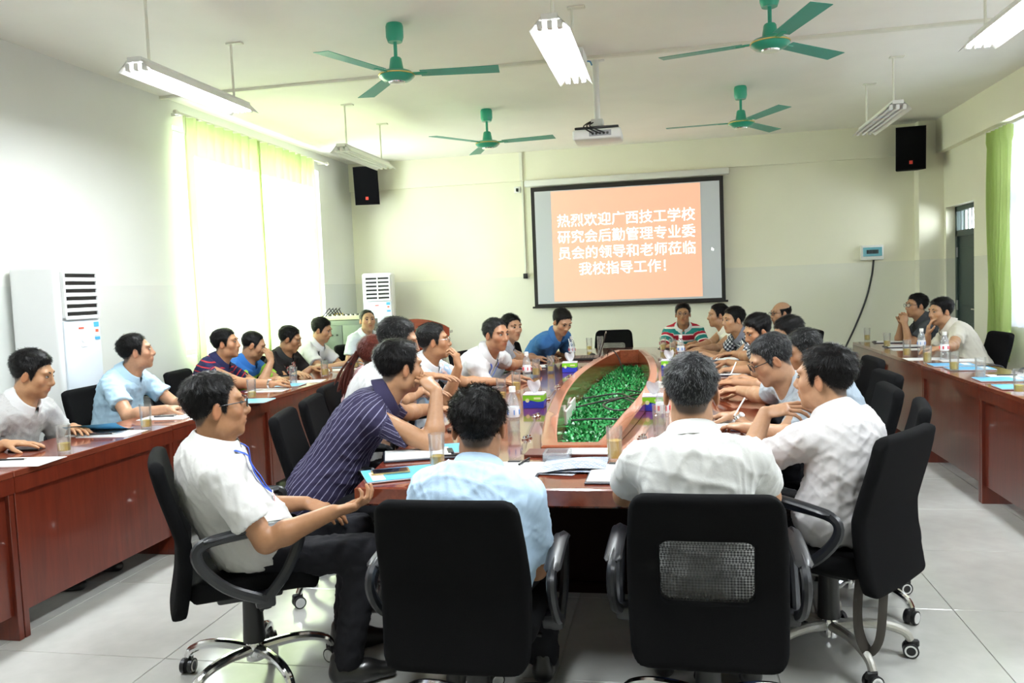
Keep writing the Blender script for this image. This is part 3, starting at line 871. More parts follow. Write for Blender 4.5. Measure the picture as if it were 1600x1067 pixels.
def rbox(X, Y, Z, hx, hy, hz, r):
    qx, qy, qz = np.abs(X) - hx + r, np.abs(Y) - hy + r, np.abs(Z) - hz + r
    return np.sqrt(np.maximum(qx, 0) ** 2 + np.maximum(qy, 0) ** 2 + np.maximum(qz, 0) ** 2) + np.minimum(np.maximum(qx, np.maximum(qy, qz)), 0) - r
def back_y(X, Z):
    t = Z - .62
    return -.250 - .16 * np.maximum(t, 0) - .25 * np.maximum(-t, 0) ** 1.0 * .25 + .22 * X * X + .015 * np.cos((Z - .55) * 9)
def chair_back(window):
    h = .0085
    x = np.arange(-.27, .2701, h); y = np.arange(-.40, -.14, h); z = np.arange(.31, .96, h)
    X, Y, Z = np.meshgrid(x, y, z, indexing='ij')
    wz = (Z - .63) / .29
    hw = .238 - .016 * wz * wz - .004 * wz
    D = rbox(X * .238 / hw, (Y - back_y(X, Z)), Z - .63, .238, .026, .29, .024)
    # rounded outline corners
    qx, qz = np.abs(X) * .238 / hw - .238 + .06, np.abs(Z - .63) - .29 + .06
    out = np.sqrt(np.maximum(qx, 0) ** 2 + np.maximum(qz, 0) ** 2) + np.minimum(np.maximum(qx, qz), 0) - .06
    D = np.maximum(D, out)
    if window:
        qx, qz = np.abs(X) - .138 + .03, np.abs(Z - .66) - .105 + .03
        w = np.sqrt(np.maximum(qx, 0) ** 2 + np.maximum(qz, 0) ** 2) + np.minimum(np.maximum(qx, qz), 0) - .03
        D = np.maximum(D, -w)
    return nets(D, (x[0], y[0], z[0]), h)

def make_chair(window, wrapped=False):
    o = empty('office_chair')
    # star base
    base = B()
    hub = B().lathe([(0, .075), (.034, .075), (.036, .13), (.03, .15), (0, .15)], 16).obj('hub', M_CHROME, o)
    for k in range(5):
        a = 2 * PI * k / 5 + .35
        ca, sa = math.cos(a), math.sin(a)
        path = bez([(.02, 0, .118), (.12, 0, .128), (.21, 0, .122), (.275, 0, .098), (.298, 0, .066)], 5)
        pts = [(p.x * ca, p.x * sa, p.z) for p in path]
        B().tube(pts, [.021 - .006 * i / len(pts) for i in range(len(pts))], 10).obj('base_leg', plain('wrapped_chrome', (.5, .49, .45), .45, .6, bump=.9, bscale=60) if wrapped else M_CHROME, o)
        R = Matrix.Translation((.298 * ca, .298 * sa, .029)) @ Matrix.Rotation(a + .9 + k * 1.3, 4, 'Z')
        cst = B().lathe([(0, -.008), (.029, -.008), (.029, .008), (0, .008)], 18, M=R @ Matrix.Translation((0, .016, 0)) @ Matrix.Rotation(PI / 2, 4, 'X')).lathe([(0, -.008), (.029, -.008), (.029, .008), (0, .008)], 18, M=R @ Matrix.Translation((0, -.016, 0)) @ Matrix.Rotation(PI / 2, 4, 'X'))
        cst.box((.006, 0, .026), (.05, .018, .03), .006, 1, M=R)
        c = cst.obj('caster', M_DARK, o)
        for s in (-1, 1):
            B().lathe([(.017, -.0012), (.023, -.0012), (.023, .0012), (.017, .0012), (.017, -.0012)], 18, M=R @ Matrix.Translation((0, s * .0245, 0)) @ Matrix.Rotation(PI / 2, 4, 'X')).obj('wheel_ring', M_WHT, c)
    B().cyl((0, 0, .14), (0, 0, .37), .02, n=14).obj('gas_lift', M_CHROME, o)
    B().lathe([(0, .15), (.043, .15), (.04, .22), (.036, .33), (0, .33)], 18).obj('lift_cover', M_DARK, o)
    B().box((0, -.01, .365), (.20, .24, .05), .012).tube([(.09, 0, .36), (.22, .02, .345)], .008, 8).obj('mechanism', M_DARK, o)
    # seat
    h = .010
    x = np.arange(-.27, .2701, h); y = np.arange(-.26, .281, h); z = np.arange(.36, .49, h)
    X, Y, Z = np.meshgrid(x, y, z, indexing='ij')
    D = rbox(X, Y - .005, Z - (.425 + .25 * X * X - .45 * np.maximum(Y - .13, 0) ** 2 * 3), .238, .235, .038, .035)
    qx, qy = np.abs(X) - .238 + .09, np.abs(Y - .005) - .235 + .09
    D = np.maximum(D, np.sqrt(np.maximum(qx, 0) ** 2 + np.maximum(qy, 0) ** 2) + np.minimum(np.maximum(qx, qy), 0) - .09)
    V, Q = nets(D, (x[0], y[0], z[0]), h)
    np_mesh('seat', V, Q, M_CHSEAT, o)
    V, Q = chair_back(window)
    bk = np_mesh('backrest', V, Q, M_CHAIR, o)
    B().box((0, -.235, .40), (.09, .10, .018), .006).obj('back_bracket', M_DARK, o)
    if window:
        vs = []; fs = []; n = 12
        for i in range(n + 1):
            for j in range(n + 1):
                xx = -.142 + .284 * i / n; zz = .552 + .216 * j / n
                vs.append((xx, float(back_y(np.float64(xx), np.float64(zz))) - .006, zz))
        fs = [(i * (n + 1) + j, (i + 1) * (n + 1) + j, (i + 1) * (n + 1) + j + 1, i * (n + 1) + j + 1) for i in range(n) for j in range(n)]
        mesh_obj('mesh_panel', vs, fs, M_WEAVE, bk)
    for s in (-1, 1):
        loop = bez([(s * .285, .03, .40), (s * .292, -.10, .47), (s * .292, -.185, .57), (s * .29, -.165, .635), (s * .288, 0.0, .655), (s * .288, .13, .665), (s * .288, .165, .63), (s * .29, .11, .50), (s * .285, .03, .40)], 5)[:-1]
        ar = B().tube(loop, .0155, 8, closed=True, sy=1.3).box((s * .262, .03, .40), (.07, .07, .05), .01).cyl((s * .27, .03, .37), (s * .27, .03, .40), .022).obj('armrest', M_ARM, o)
        pad = bez([(s * .290, -.165, .645), (s * .288, -.05, .662), (s * .286, .06, .672), (s * .286, .15, .668)], 5)
        B().tube(pad, [.018] + [.028] * (len(pad) - 2) + [.02], 10, sy=.42, up=(0, 0, 1)).obj('arm_pad', M_ARM, ar)
    return o
CH_SOLID = make_chair(False); CH_WIN = make_chair(True); CH_WRAP = make_chair(False, True)
_used = set()
def chair(x, y, yaw, label, group, win=False, proto=None, hz=1.0):
    """yaw: the direction the sitter faces, degrees from +x"""
    p = proto or (CH_WIN if win else CH_SOLID)
    if p.name in _used: o = copy_tree(p)
    else: o = p; _used.add(p.name)
    o.location = (x, y, 0); o.rotation_euler = (0, 0, math.radians(yaw - 90)); o.scale = (1, 1, hz)
    tag(o, label, 'chair', group)
    return o
# ------------------------------------------------------------------ people: distance-field bodies
f32 = np.float32
class Field:
    def __init__(s, lo, hi, h):
        s.h = h; s.lo = np.asarray(lo, float)
        n = np.ceil((np.asarray(hi, float) - s.lo) / h).astype(int) + 1
        s.ax = [(s.lo[a] + h * np.arange(n[a])).astype(f32) for a in range(3)]
        s.D = np.full(n, .5, f32)
    def sl(s, lo, hi):
        o = []
        for a in range(3):
            i0 = int(np.floor((lo[a] - s.lo[a]) / s.h)); i1 = int(np.ceil((hi[a] - s.lo[a]) / s.h)) + 1
            o.append(slice(max(0, i0), max(0, min(len(s.ax[a]), i1))))
        return tuple(o)
    def coords(s, sl):
        return s.ax[0][sl[0]][:, None, None], s.ax[1][sl[1]][None, :, None], s.ax[2][sl[2]][None, None, :]
    def put(s, d, sl, k):
        a = s.D[sl]
        if k > 0:
            hh = np.maximum(k - np.abs(a - d), 0) / k
            s.D[sl] = np.minimum(a, d) - hh * hh * (k / 4)
        else: s.D[sl] = np.minimum(a, d)
    def cut(s, d, sl, k=0):
        a = s.D[sl]; d = -d
        if k > 0:
            hh = np.maximum(k - np.abs(a - d), 0) / k
            s.D[sl] = np.maximum(a, d) + hh * hh * (k / 4)
        else: s.D[sl] = np.maximum(a, d)
    def cone(s, a, b, ra, rb, k=.02, clip=None, hollow=None, sub=False):
        a = np.asarray(a, float); b = np.asarray(b, float); r = max(ra, rb) + k + 2 * s.h
        sl = s.sl(np.minimum(a, b) - r, np.maximum(a, b) + r)
        if min(x.stop - x.start for x in sl) <= 0: return
        X, Y, Z = s.coords(sl)
        d = cone_d(X, Y, Z, a, b, ra, rb)
        if clip is not None:
            p, n = clip
            pl = ((X - p[0]) * n[0] + (Y - p[1]) * n[1] + (Z - p[2]) * n[2]).astype(f32)
            if hollow is not None:
                d = np.maximum(d, -np.maximum(cone_d(X, Y, Z, a, b, ra - hollow, rb - hollow), -pl - .03))
            d = np.maximum(d, pl)
        (s.cut if sub else s.put)(d, sl, k)
    def ell(s, c, A, R, k=.02, sub=False):
        c = np.asarray(c, float); r = max(R) + k + 2 * s.h
        sl = s.sl(c - r, c + r)
        if min(x.stop - x.start for x in sl) <= 0: return
        X, Y, Z = s.coords(sl)
        d = ell_d(X, Y, Z, c, A, R)
        (s.cut if sub else s.put)(d, sl, k)
    def mesh(s): return nets(s.D, s.lo, s.h)
    def at(s, P):
        q = np.clip(((np.asarray(P) - s.lo) / s.h).round().astype(int), 0, np.array(s.D.shape) - 1)
        return s.D[tuple(q.T)] if q.ndim > 1 else s.D[tuple(q)]

def cone_d(X, Y, Z, a, b, ra, rb):
    ba = b - a; L2 = max(1e-9, float(ba @ ba))
    x, y, z = X - f32(a[0]), Y - f32(a[1]), Z - f32(a[2])
    t = np.clip((x * f32(ba[0]) + y * f32(ba[1]) + z * f32(ba[2])) / f32(L2), 0, 1)
    return np.sqrt((x - t * f32(ba[0])) ** 2 + (y - t * f32(ba[1])) ** 2 + (z - t * f32(ba[2])) ** 2) - (f32(ra) + t * f32(rb - ra))
def ell_d(X, Y, Z, c, A, R):
    x, y, z = X - f32(c[0]), Y - f32(c[1]), Z - f32(c[2])
    u = [(x * f32(A[0][i]) + y * f32(A[1][i]) + z * f32(A[2][i])) for i in range(3)]   # columns of A are the axes
    k0 = np.sqrt(sum((u[i] / f32(R[i])) ** 2 for i in range(3)))
    k1 = np.sqrt(sum((u[i] / f32(R[i] ** 2)) ** 2 for i in range(3))) + f32(1e-6)
    return k0 * (k0 - 1) / k1

def nrm(v): v = np.asarray(v, float); return v / max(1e-9, np.linalg.norm(v))
ZUP = np.array([0, 0, 1.0])

def wrinkle(P, seed, amp, wl=(.05, .13)):
    rs = np.random.RandomState(seed); out = 0
    for i in range(6):
        k = nrm(rs.normal(size=3) * [1, 1, .7]) * (2 * PI / rs.uniform(*wl))
        k2 = nrm(rs.normal(size=3)) * (2 * PI / rs.uniform(.1, .25))
        s = np.sin(P @ k + rs.uniform(0, 6) + 1.6 * np.sin(P @ k2 + rs.uniform(0, 6)))
        out = out + (1 - np.abs(s)) ** 2
    return amp * (out / 2.0 - .9)

def vnormals(V, Q):
    n = np.cross(V[Q[:, 2]] - V[Q[:, 0]], V[Q[:, 3]] - V[Q[:, 1]])
    N = np.zeros_like(V)
    for i in range(4): np.add.at(N, Q[:, i], n)
    return N / (np.linalg.norm(N, axis=1)[:, None] + 1e-12)

def set_attr(o, name, typ, data):
    a = o.data.attributes.new(name, typ, 'POINT')
    a.data.foreach_set('vector' if typ == 'FLOAT_VECTOR' else 'color', np.asarray(data, np.float32).ravel())

# --- skin, hair, cloth materials
t = NT('skin')
at = t.new('ShaderNodeAttribute', attribute_name='tint')
n = t.new('ShaderNodeTexNoise', i_Scale=60.0, i_Detail=3.0)
tc = t.new('ShaderNodeTexCoord'); t.link(tc.outputs['Object'], n.inputs['Vector'])
mm = t.new('ShaderNodeMix', data_type='RGBA', blend_type='MULTIPLY'); mm.inputs['Factor'].default_value = 1
t.link(at.outputs['Color'], mm.inputs['A']); t.link(t.ramp(n.outputs[0], [(.3, (.9, .88, .86)), (.7, (1, 1, 1))]), mm.inputs['B'])
t.link(mm.outputs['Result'], t.b.inputs['Base Color'])
t.set(Roughness=.42)
t.b.inputs['Subsurface Weight'].default_value = .0
t.b.inputs['Specular IOR Level'].default_value = .4
M_SKIN = t.m
def hair_mat(name, col, rough=.42):
    if name in MATS: return MATS[name]
    t = NT(name)
    g = t.new('ShaderNodeAttribute', attribute_name='strand')
    t.link(t.ramp(g.outputs['Fac'], [(0, [c * .6 for c in col]), (1, [min(1, c * 1.5) for c in col])]), t.b.inputs['Base Color'])
    t.set(Roughness=rough); t.b.inputs['Specular IOR Level'].default_value = .18
    MATS[name] = t.m; return t.m
def hair_grey(name, dark, light, frac):
    if name in MATS: return MATS[name]
    t = NT(name)
    g = t.new('ShaderNodeAttribute', attribute_name='strand')
    t.link(t.ramp(g.outputs['Fac'], [(0, dark), (1 - frac, [c * 1.4 for c in dark]), (min(.99, 1 - frac + .04), light), (1, light)]), t.b.inputs['Base Color'])
    t.set(Roughness=.45); t.b.inputs['Specular IOR Level'].default_value = .18
    MATS[name] = t.m; return t.m
H_BLACK = hair_mat('black_hair', (.0045, .004, .004))
H_SOFT = hair_mat('soft_black_hair', (.010, .009, .008))
H_GREY = hair_grey('greying_hair', (.014, .014, .015), (.13, .135, .14), .30)
H_GREY2 = hair_grey('slightly_greying_hair', (.010, .010, .010), (.11, .11, .11), .14)
H_RED = hair_mat('red_brown_dyed_hair', (.105, .022, .014))

def fabric(name, col, pat=None, cols=None, rough=.85, **kw):
    """shirt cloth; patterns follow the 'wear' coordinates stored on the mesh"""
    if name in MATS: return MATS[name]
    t = NT(name)
    t.set(Base_Color=c4(col), Roughness=rough); t.b.inputs['Specular IOR Level'].default_value = .2
    at = t.new('ShaderNodeAttribute', attribute_name='wear')
    sp = t.new('ShaderNodeSeparateXYZ'); t.link(at.outputs['Vector'], sp.inputs[0])
    def frac(sock, period, off=0.0):
        a = t.new('ShaderNodeMath', operation='MULTIPLY_ADD'); a.inputs[1].default_value = 1 / period; a.inputs[2].default_value = off
        t.link(sock, a.inputs[0])
        b = t.new('ShaderNodeMath', operation='FRACT'); t.link(a.outputs[0], b.inputs[0]); return b.outputs[0]
    if pat == 'hstripe':
        t.link(t.ramp(frac(sp.outputs['Z'], kw['period'], kw.get('off', 0)), cols, 'CONSTANT'), t.b.inputs['Base Color'])
    elif pat == 'vstripe':
        t.link(t.ramp(frac(sp.outputs['X'], kw['period']), cols, 'CONSTANT'), t.b.inputs['Base Color'])
    elif pat == 'check':
        a = t.ramp(frac(sp.outputs['X'], kw['period']), [(0, (0, 0, 0)), (kw.get('duty', .5), (1, 1, 1))], 'CONSTANT')
        b = t.ramp(frac(sp.outputs['Z'], kw['period']), [(0, (0, 0, 0)), (kw.get('duty', .5), (1, 1, 1))], 'CONSTANT')
        m = t.new('ShaderNodeMath', operation='ADD'); t.link(a, m.inputs[0]); t.link(b, m.inputs[1])
        h = t.new('ShaderNodeMath', operation='MULTIPLY'); h.inputs[1].default_value = .5; t.link(m.outputs[0], h.inputs[0])
        t.link(t.ramp(h.outputs[0], [(0, cols[0]), (.3, cols[1]), (.8, cols[2])], 'CONSTANT'), t.b.inputs['Base Color'])
    elif pat == 'floral':
        v = t.new('ShaderNodeTexVoronoi', i_Scale=kw.get('scale', 45.0)); t.link(at.outputs['Vector'], v.inputs['Vector'])
        a = t.ramp(v.outputs['Color'], [(0, cols[0]), (.33, cols[1]), (.52, cols[2]), (.7, cols[0])], 'CONSTANT')
        ab = t.new('ShaderNodeMath', operation='ABSOLUTE'); t.link(sp.outputs['X'], ab.inputs[0])
        lt = t.new('ShaderNodeMath', operation='LESS_THAN'); lt.inputs[1].default_value = .19; t.link(ab.outputs[0], lt.inputs[0])
        gy = t.new('ShaderNodeMath', operation='GREATER_THAN'); gy.inputs[1].default_value = .02; t.link(sp.outputs['Y'], gy.inputs[0])
        mu = t.new('ShaderNodeMath', operation='MULTIPLY'); t.link(lt.outputs[0], mu.inputs[0]); t.link(gy.outputs[0], mu.inputs[1])
        mx = t.new('ShaderNodeMix', data_type='RGBA'); mx.inputs['A'].default_value = c4(cols[0]); t.link(a, mx.inputs['B']); t.link(mu.outputs[0], mx.inputs['Factor'])
        t.link(mx.outputs['Result'], t.b.inputs['Base Color'])
    elif pat == 'blotch':
        n = t.new('ShaderNodeTexNoise', i_Scale=kw.get('scale', 14.0), i_Detail=1.0); t.link(at.outputs['Vector'], n.inputs['Vector'])
        t.link(t.ramp(n.outputs[0], [(0, cols[0]), (.45, cols[1]), (.55, cols[2]), (.64, cols[0])], 'CONSTANT'), t.b.inputs['Base Color'])
    elif pat == 'dots':
        v = t.new('ShaderNodeTexVoronoi', i_Scale=kw.get('scale', 160.0)); v.inputs['Randomness'].default_value = .15
        t.link(at.outputs['Vector'], v.inputs['Vector'])
        t.link(t.ramp(v.outputs['Distance'], [(0, cols[1]), (.25, cols[0])]), t.b.inputs['Base Color'])
    tc = t.new('ShaderNodeTexCoord')
    n1 = t.new('ShaderNodeTexNoise', i_Scale=38.0, i_Detail=3.0, i_Distortion=.6); t.link(tc.outputs['Object'], n1.inputs['Vector'])
    t.bump(n1.outputs[0], .22, .006)
    MATS[name] = t.m
    return t.m

def smoothstep(a, b, x):
    t = np.clip((x - a) / (b - a), 0, 1); return t * t * (3 - 2 * t)

def head_frame(hy, hp, roll):
    hy, hp, roll = map(math.radians, (hy, hp, roll))
    fw = np.array([math.cos(hp) * math.cos(hy), math.cos(hp) * math.sin(hy), math.sin(hp)])
    rt = nrm(np.cross(fw, ZUP)); up = np.cross(rt, fw)
    r2 = rt * math.cos(roll) + up * math.sin(roll); u2 = np.cross(r2, fw)
    return np.stack([r2, fw, u2], 1)          # columns: right, forward, up

def hand_prims(F, wr, d, n, side, curl, spread=1.0, thumb=.5, k=.007):
    """palm and five fingers; d = wrist to knuckles, n = out of the palm, side = +1 right hand"""
    d = nrm(d); n = nrm(n - d * (n @ d)); w = np.cross(d, n) * side       # w points to the little finger
    A = np.stack([w, d, n], 1)
    pc = wr + d * .052
    F.ell(wr + d * .030, A, (.030, .045, .018), .012)
    F.ell(pc + w * .004, A, (.041, .046, .0155), .012)
    F.cone(pc - w * .030 + d * .028, pc + w * .034 + d * .026, .0105, .0095, .010)
    kn = wr + d * .090
    cu = curl if hasattr(curl, '__len__') else [curl] * 4
    for i in range(4):
        off = (-.030 + i * .0205)
        b0 = kn + w * off + d * (-.004, .003, .0, -.009)[i]
        dd = nrm(d + w * (i - 1.4) * .07 * spread)
        L = (.042, .047, .043, .033)[i]; L2 = (.025, .029, .027, .020)[i]; L3 = (.019, .020, .019, .016)[i]
        r = (.0088, .0090, .0085, .0075)[i]
        p = b0 - dd * .012; ang = 0
        for (ll, ra, rb, fr) in ((L + .012, r * 1.05, r * .97, .55), (L2, r * .97, r * .88, .95), (L3, r * .88, r * .74, .7)):
            ang += cu[i] * fr
            q = p + (dd * math.cos(ang) + n * math.sin(ang)) * ll
            F.cone(p, q, ra, rb, .0035); p = q
    tb = wr + d * .028 - w * .026 + n * .004
    td = nrm(d * .72 - w * (.75 - .25 * thumb) + n * (.15 + .6 * thumb))
    t1 = tb + td * .040; td2 = nrm(td + d * .35 + n * .25 * thumb); t2 = t1 + td2 * .030
    td3 = nrm(td2 + d * .25 + w * .2 * thumb); t3 = t2 + td3 * .023
    F.cone(tb, t1, .0145, .0112, .012); F.cone(t1, t2, .0112, .0098, .004); F.cone(t2, t3, .0098, .0078, .004)
    return A

HEAD_LO, HEAD_HI = (-.12, -.14, -.24), (.12, .15, .15)
def eye_mesh():
    n = 14; vs = []; cols = []
    for i in range(n + 1):
        for j in range(n):
            th = PI * i / n; ph = 2 * PI * j / n
            p = np.array([.0150 * math.sin(th) * math.cos(ph), .0075 * math.sin(th) * math.sin(ph), .0062 * math.cos(th)])
            p[2] -= .0014 * (p[0] / .015) ** 2
            vs.append(p); cols.append((.010, .007, .006, 1) if abs(p[0]) < .0085 else (.30, .27, .25, 1))
    fs = [(i * n + j, i * n + (j + 1) % n, (i + 1) * n + (j + 1) % n, (i + 1) * n + j) for i in range(n) for j in range(n)]
    return vs, fs, cols
EYE = eye_mesh()
t = NT('eyeball'); a_ = t.new('ShaderNodeAttribute', attribute_name='tint'); t.link(a_.outputs['Color'], t.b.inputs['Base Color']); t.set(Roughness=.15)
M_EYE = t.m
M_BROW = plain('eyebrow_hair', (.018, .014, .012), .8)
M_GLF = plain('black_spectacle_frame', (.008, .008, .009), .3)
M_GLW = plain('thin_metal_spectacle_frame', (.35, .33, .32), .25, .9)
M_LENS = clear('spectacle_lens', (.95, .96, .97), .05)
M_TROU = fabric('black_trouser_cloth', (.012, .012, .015))
M_JEAN = fabric('dark_blue_jeans', (.012, .022, .06))
M_SHOE = plain('black_shoe_leather', (.010, .010, .010), .3, coat=.3)

def person(label, hip, yaw, head, hyaw, hpitch, shirt, RH=None, LH=None, hroll=0, hair=None, skin=(.52, .30, .19), size=1.0, res=1.0,
           belly=0.0, glasses=None, sleeve=.62, trousers=None, poleR=None, poleL=None, collar='shirt', seed=0, legs=True, bow=.05, shw=.175, knee=None, group='seated meeting participants', ponytail=None, collar_mat=None):
    rs = np.random.RandomState(seed * 7 + 3)
    skin = tuple(np.array(skin) * (.80, .73, .62))
    o = empty('person', (hip[0], hip[1], 0)); tag(o, label, 'person', group)
    org = np.array([hip[0], hip[1], 0.0])
    s = size
    ya = math.radians(yaw)
    f = np.array([math.cos(ya), math.sin(ya), 0]); r = np.cross(f, ZUP)
    H = np.array([hip[0], hip[1], hip[2] if len(hip) > 2 else .535])
    HC = np.asarray(head, float)
    HF = head_frame(hyaw, hpitch, hroll)
    u = nrm(.55 * nrm(HC - H) + .45 * ZUP)
    fh = nrm(HF[:, 1] * [1, 1, 0])
    Nb = HC - .146 * s * u - .034 * s * fh
    mid = (H + Nb) / 2 - f * bow
    bz = lambda t: (1 - t) ** 2 * H + 2 * t * (1 - t) * (2 * mid - .5 * (H + Nb)) + t * t * Nb
    Wp, C = bz(.34), bz(.70)
    uc = nrm(Nb - bz(.45)); rr = nrm(r - uc * (r @ uc)); fc = np.cross(uc, rr)
    A = np.stack([rr, fc, uc], 1)
    ul = nrm(C - H); Al = np.stack([rr, np.cross(ul, rr), ul], 1)
    TL = np.linalg.norm(Nb - H)
    # --- arms by two-bone reach
    arms = {}
    for sd, hd, pole in ((1, RH, poleR), (-1, LH, poleL)):
        Sj = Nb - .062 * s * uc + rr * sd * shw * s + fc * .012
        if hd is None:
            hd = (Sj + f * .22 - ZUP * .36 - r * sd * .04, f, -ZUP + f * .1, .35)
        wr = np.asarray(hd[0], float)
        a, b_ = .285 * s, .250 * s
        v = wr - Sj; dist = np.linalg.norm(v)
        if dist > (a + b_) * .985:
            sc = dist / ((a + b_) * .985)
            if sc > 1.14: wr = Sj + v * (1.14 / sc); v = wr - Sj; dist = np.linalg.norm(v); sc = 1.14
            a *= sc; b_ *= sc
        vn = v / dist
        pl = np.asarray(pole, float) if pole is not None else (-ZUP * .8 + r * sd * .55 - f * .25)
        pl = nrm(pl - vn * (pl @ vn))
        ca = (a * a + dist * dist - b_ * b_) / (2 * a * dist); ca = max(-1, min(1, ca))
        E = Sj + vn * (a * ca) + pl * (a * math.sqrt(1 - ca * ca))
        arms[sd] = (Sj, E, wr, hd)
    # --- head and neck
    def HP(p): return HC + HF @ (np.asarray(p, float) * s)
    hh = .0046 * res
    cors = np.array([HP((x, y, z)) for x in (-.1, .1) for y in (-.125, .14) for z in (-.13, .135)] + [Nb - .06 * uc + rr * .09, Nb - .06 * uc - rr * .09, Nb - .09 * uc + fc * .09])
    F = Field(cors.min(0) - .01, cors.max(0) + .01, hh)
    AH = HF
    e = lambda c, R, k=.02, sub=False: F.ell(HP(c), AH, [q * s for q in R], k * s, sub)
    cn = lambda a, b, ra, rb, k=.01, sub=False: F.cone(HP(a), HP(b), ra * s, rb * s, k * s, sub=sub)
    fw_ = 1 + rs.uniform(-.05, .07)
    e((0, -.018, .035), (.075, .095, .083), .0)
    e((0, .028, -.012), (.064 * fw_, .066, .088), .03)
    e((0, .032, -.068), (.053 * fw_, .056, .044), .03)
    e((0, .072, -.098), (.022, .018, .016), .025)
    for q in (-1, 1):
        e((q * .043 * fw_, .060, -.018), (.024, .022, .022), .025)
        e((q * .030, .078, .034), (.030, .014, .011), .018)
        e((q * .047 * fw_, .012, -.072), (.018, .030, .030), .02)
    for q in (-1, 1): e((q * .032, .101, .012), (.020, .012, .012), .014, True)
    cn((0, .090, .022), (0, .107, -.022), .0085, .0125, .012)
    cn((0, .107, -.022), (0, .104, -.028), .0135, .0125, .006)
    for q in (-1, 1): e((q * .0135, .095, -.029), (.0095, .011, .008), .008)
    e((0, .086, -.055), (.026, .014, .020), .014)
    e((0, .0975, -.0515), (.021, .006, .0042), .004)
    e((0, .0955, -.0625), (.018, .006, .0050), .004)
    cn((-.022, .099, -.0570), (.022, .099, -.0570), .0022, .0022, .004, True)
    for q in (-1, 1):
        c0 = np.array([q * .079, -.004, -.008])
        ea = HF @ np.array(head_frame(90 - q * 22, 0, 0))
        F.ell(HP(c0), np.stack([HF @ nrm([1, q * .35, 0]), HF @ nrm([-q * .35, 1, -.12]), HF[:, 2]], 1), (.0085 * s, .018 * s, .032 * s), .008 * s)
        F.ell(HP(c0 + [q * .008, .004, .002]), np.stack([HF @ nrm([1, q * .35, 0]), HF @ nrm([-q * .35, 1, -.12]), HF[:, 2]], 1), (.005 * s, .010 * s, .020 * s), .005 * s, sub=True)
    F.cone(HP((0, -.022, -.055)), Nb - .03 * uc + fc * .005, .054 * s, .060 * s, .028 * s)
    F.cone(HP((0, .012, -.075)), Nb - .04 * uc + fc * .03, .036 * s, .045 * s, .03 * s)
    for q in (-1, 1): F.cone(Nb + .01 * uc, Nb - .07 * uc + rr * q * .075 * s, .032 * s, .024 * s, .03 * s)
    parts = [F.mesh()]
    # hair mask in head coordinates
    hr = dict(style='short', mat=H_BLACK, top=.017, sd=.006, recede=0.0, bald=0.0, n=4200, len=.017)
    hr.update(hair or {})
    rec = hr['recede']
    hy_ = np.array([-.14, -.10, -.06, -.030, -.012, .006, .024, .030, .040, .047, .060, .080, .14])
    hz_ = np.array([-.076, -.072, -.056, -.012, .010, .004, -.022, -.016, .030 + rec * .3, .056 + rec * .6, .070 + rec, .084 + rec, .10 + rec])
    if hr['style'] == 'woman': hz_ = np.array([-.12, -.11, -.10, -.08, -.06, -.05, -.03, .0, .036, .062, .072, .080, .09])
    def hline(q): return np.interp(q[:, 1] / s, hy_, hz_) * s
    # --- limbs and trunk core
    ah = .0040 * res
    for sd in (1, -1):
        Sj, E, wr, hd = arms[sd]
        d = nrm(hd[1]); pts = np.array([Sj + (E - Sj) * .3, E, wr, wr + d * .2 * s])
        G = Field(pts.min(0) - .075, pts.max(0) + .075, ah)
        G.cone(Sj, E, .050 * s, .041 * s, .02)
        m = E + (wr - E) * .30
        G.cone(E, m, .041 * s, .043 * s, .02); G.cone(m, wr, .043 * s, .0275 * s, .02)
        hand_prims(G, wr, d, np.asarray(hd[2], float), sd, hd[3], *(hd[4:6] if len(hd) > 4 else ()))
        parts.append(G.mesh())
    K = Field(np.minimum(H, Nb) - .3, np.maximum(H, Nb) + .25, .02)
    K.ell(H + .02 * ZUP, Al, (.150, .105, .11), .0); K.ell(Wp, Al, (.135, .095, .14), .05); K.ell(C - uc * .02, A, (.135, .085, .15), .05)
    K.cone(arms[1][0] - rr * .05 - uc * .015, arms[-1][0] + rr * .05 - uc * .015, .032, .032, .04); K.cone(Nb, Nb - uc * .1, .05, .05, .04)
    parts.append(K.mesh())
    nv = 0; VV = []; QQ = []
    for V, Q in parts: VV.append(V); QQ.append(Q + nv); nv += len(V)
    V = np.concatenate(VV); Q = np.concatenate(QQ)
    body = np_mesh('body', V - org, Q, M_SKIN, o)
    tint = np.tile(np.array(list(skin) + [1.0]), (len(V), 1))
    q = (V - HC) @ HF / s
    inh = np.zeros(len(V), bool); inh[:len(parts[0][0])] = True
    def blend(mask, col, amt):
        w = (mask * amt * inh)[:, None]; tint[:, :3] = tint[:, :3] * (1 - w) + np.array(col) * w
    blend(np.exp(-((q[:, 0] / .023) ** 4 + ((q[:, 2] + .057) / .0105) ** 4)) * (q[:, 1] > .08), (skin[0] * .82, skin[1] * .50, skin[2] * .50), .8)
    blend(np.exp(-((np.abs(q[:, 0]) - .048) / .02) ** 2 - ((q[:, 2] + .02) / .025) ** 2) * (q[:, 1] > .03), (skin[0] * 1.08, skin[1] * .82, skin[2] * .75), .5)
    blend(smoothstep(.070, .080, np.abs(q[:, 0])) * (np.abs(q[:, 2]) < .05), (skin[0] * 1.05, skin[1] * .78, skin[2] * .70), .6)
    sh_ = (q[:, 2] - np.interp(q[:, 1], hy_, hz_))
    hm = smoothstep(-.012, .006, sh_) * (np.abs(q[:, 0]) < .0775)
    if hr['bald']: hm = hm * (1 - smoothstep(hr['bald'] - .02, hr['bald'] + .01, q[:, 2]))
    blend(hm, (.035, .03, .028), .88)
    set_attr(body, 'tint', 'FLOAT_COLOR', tint)
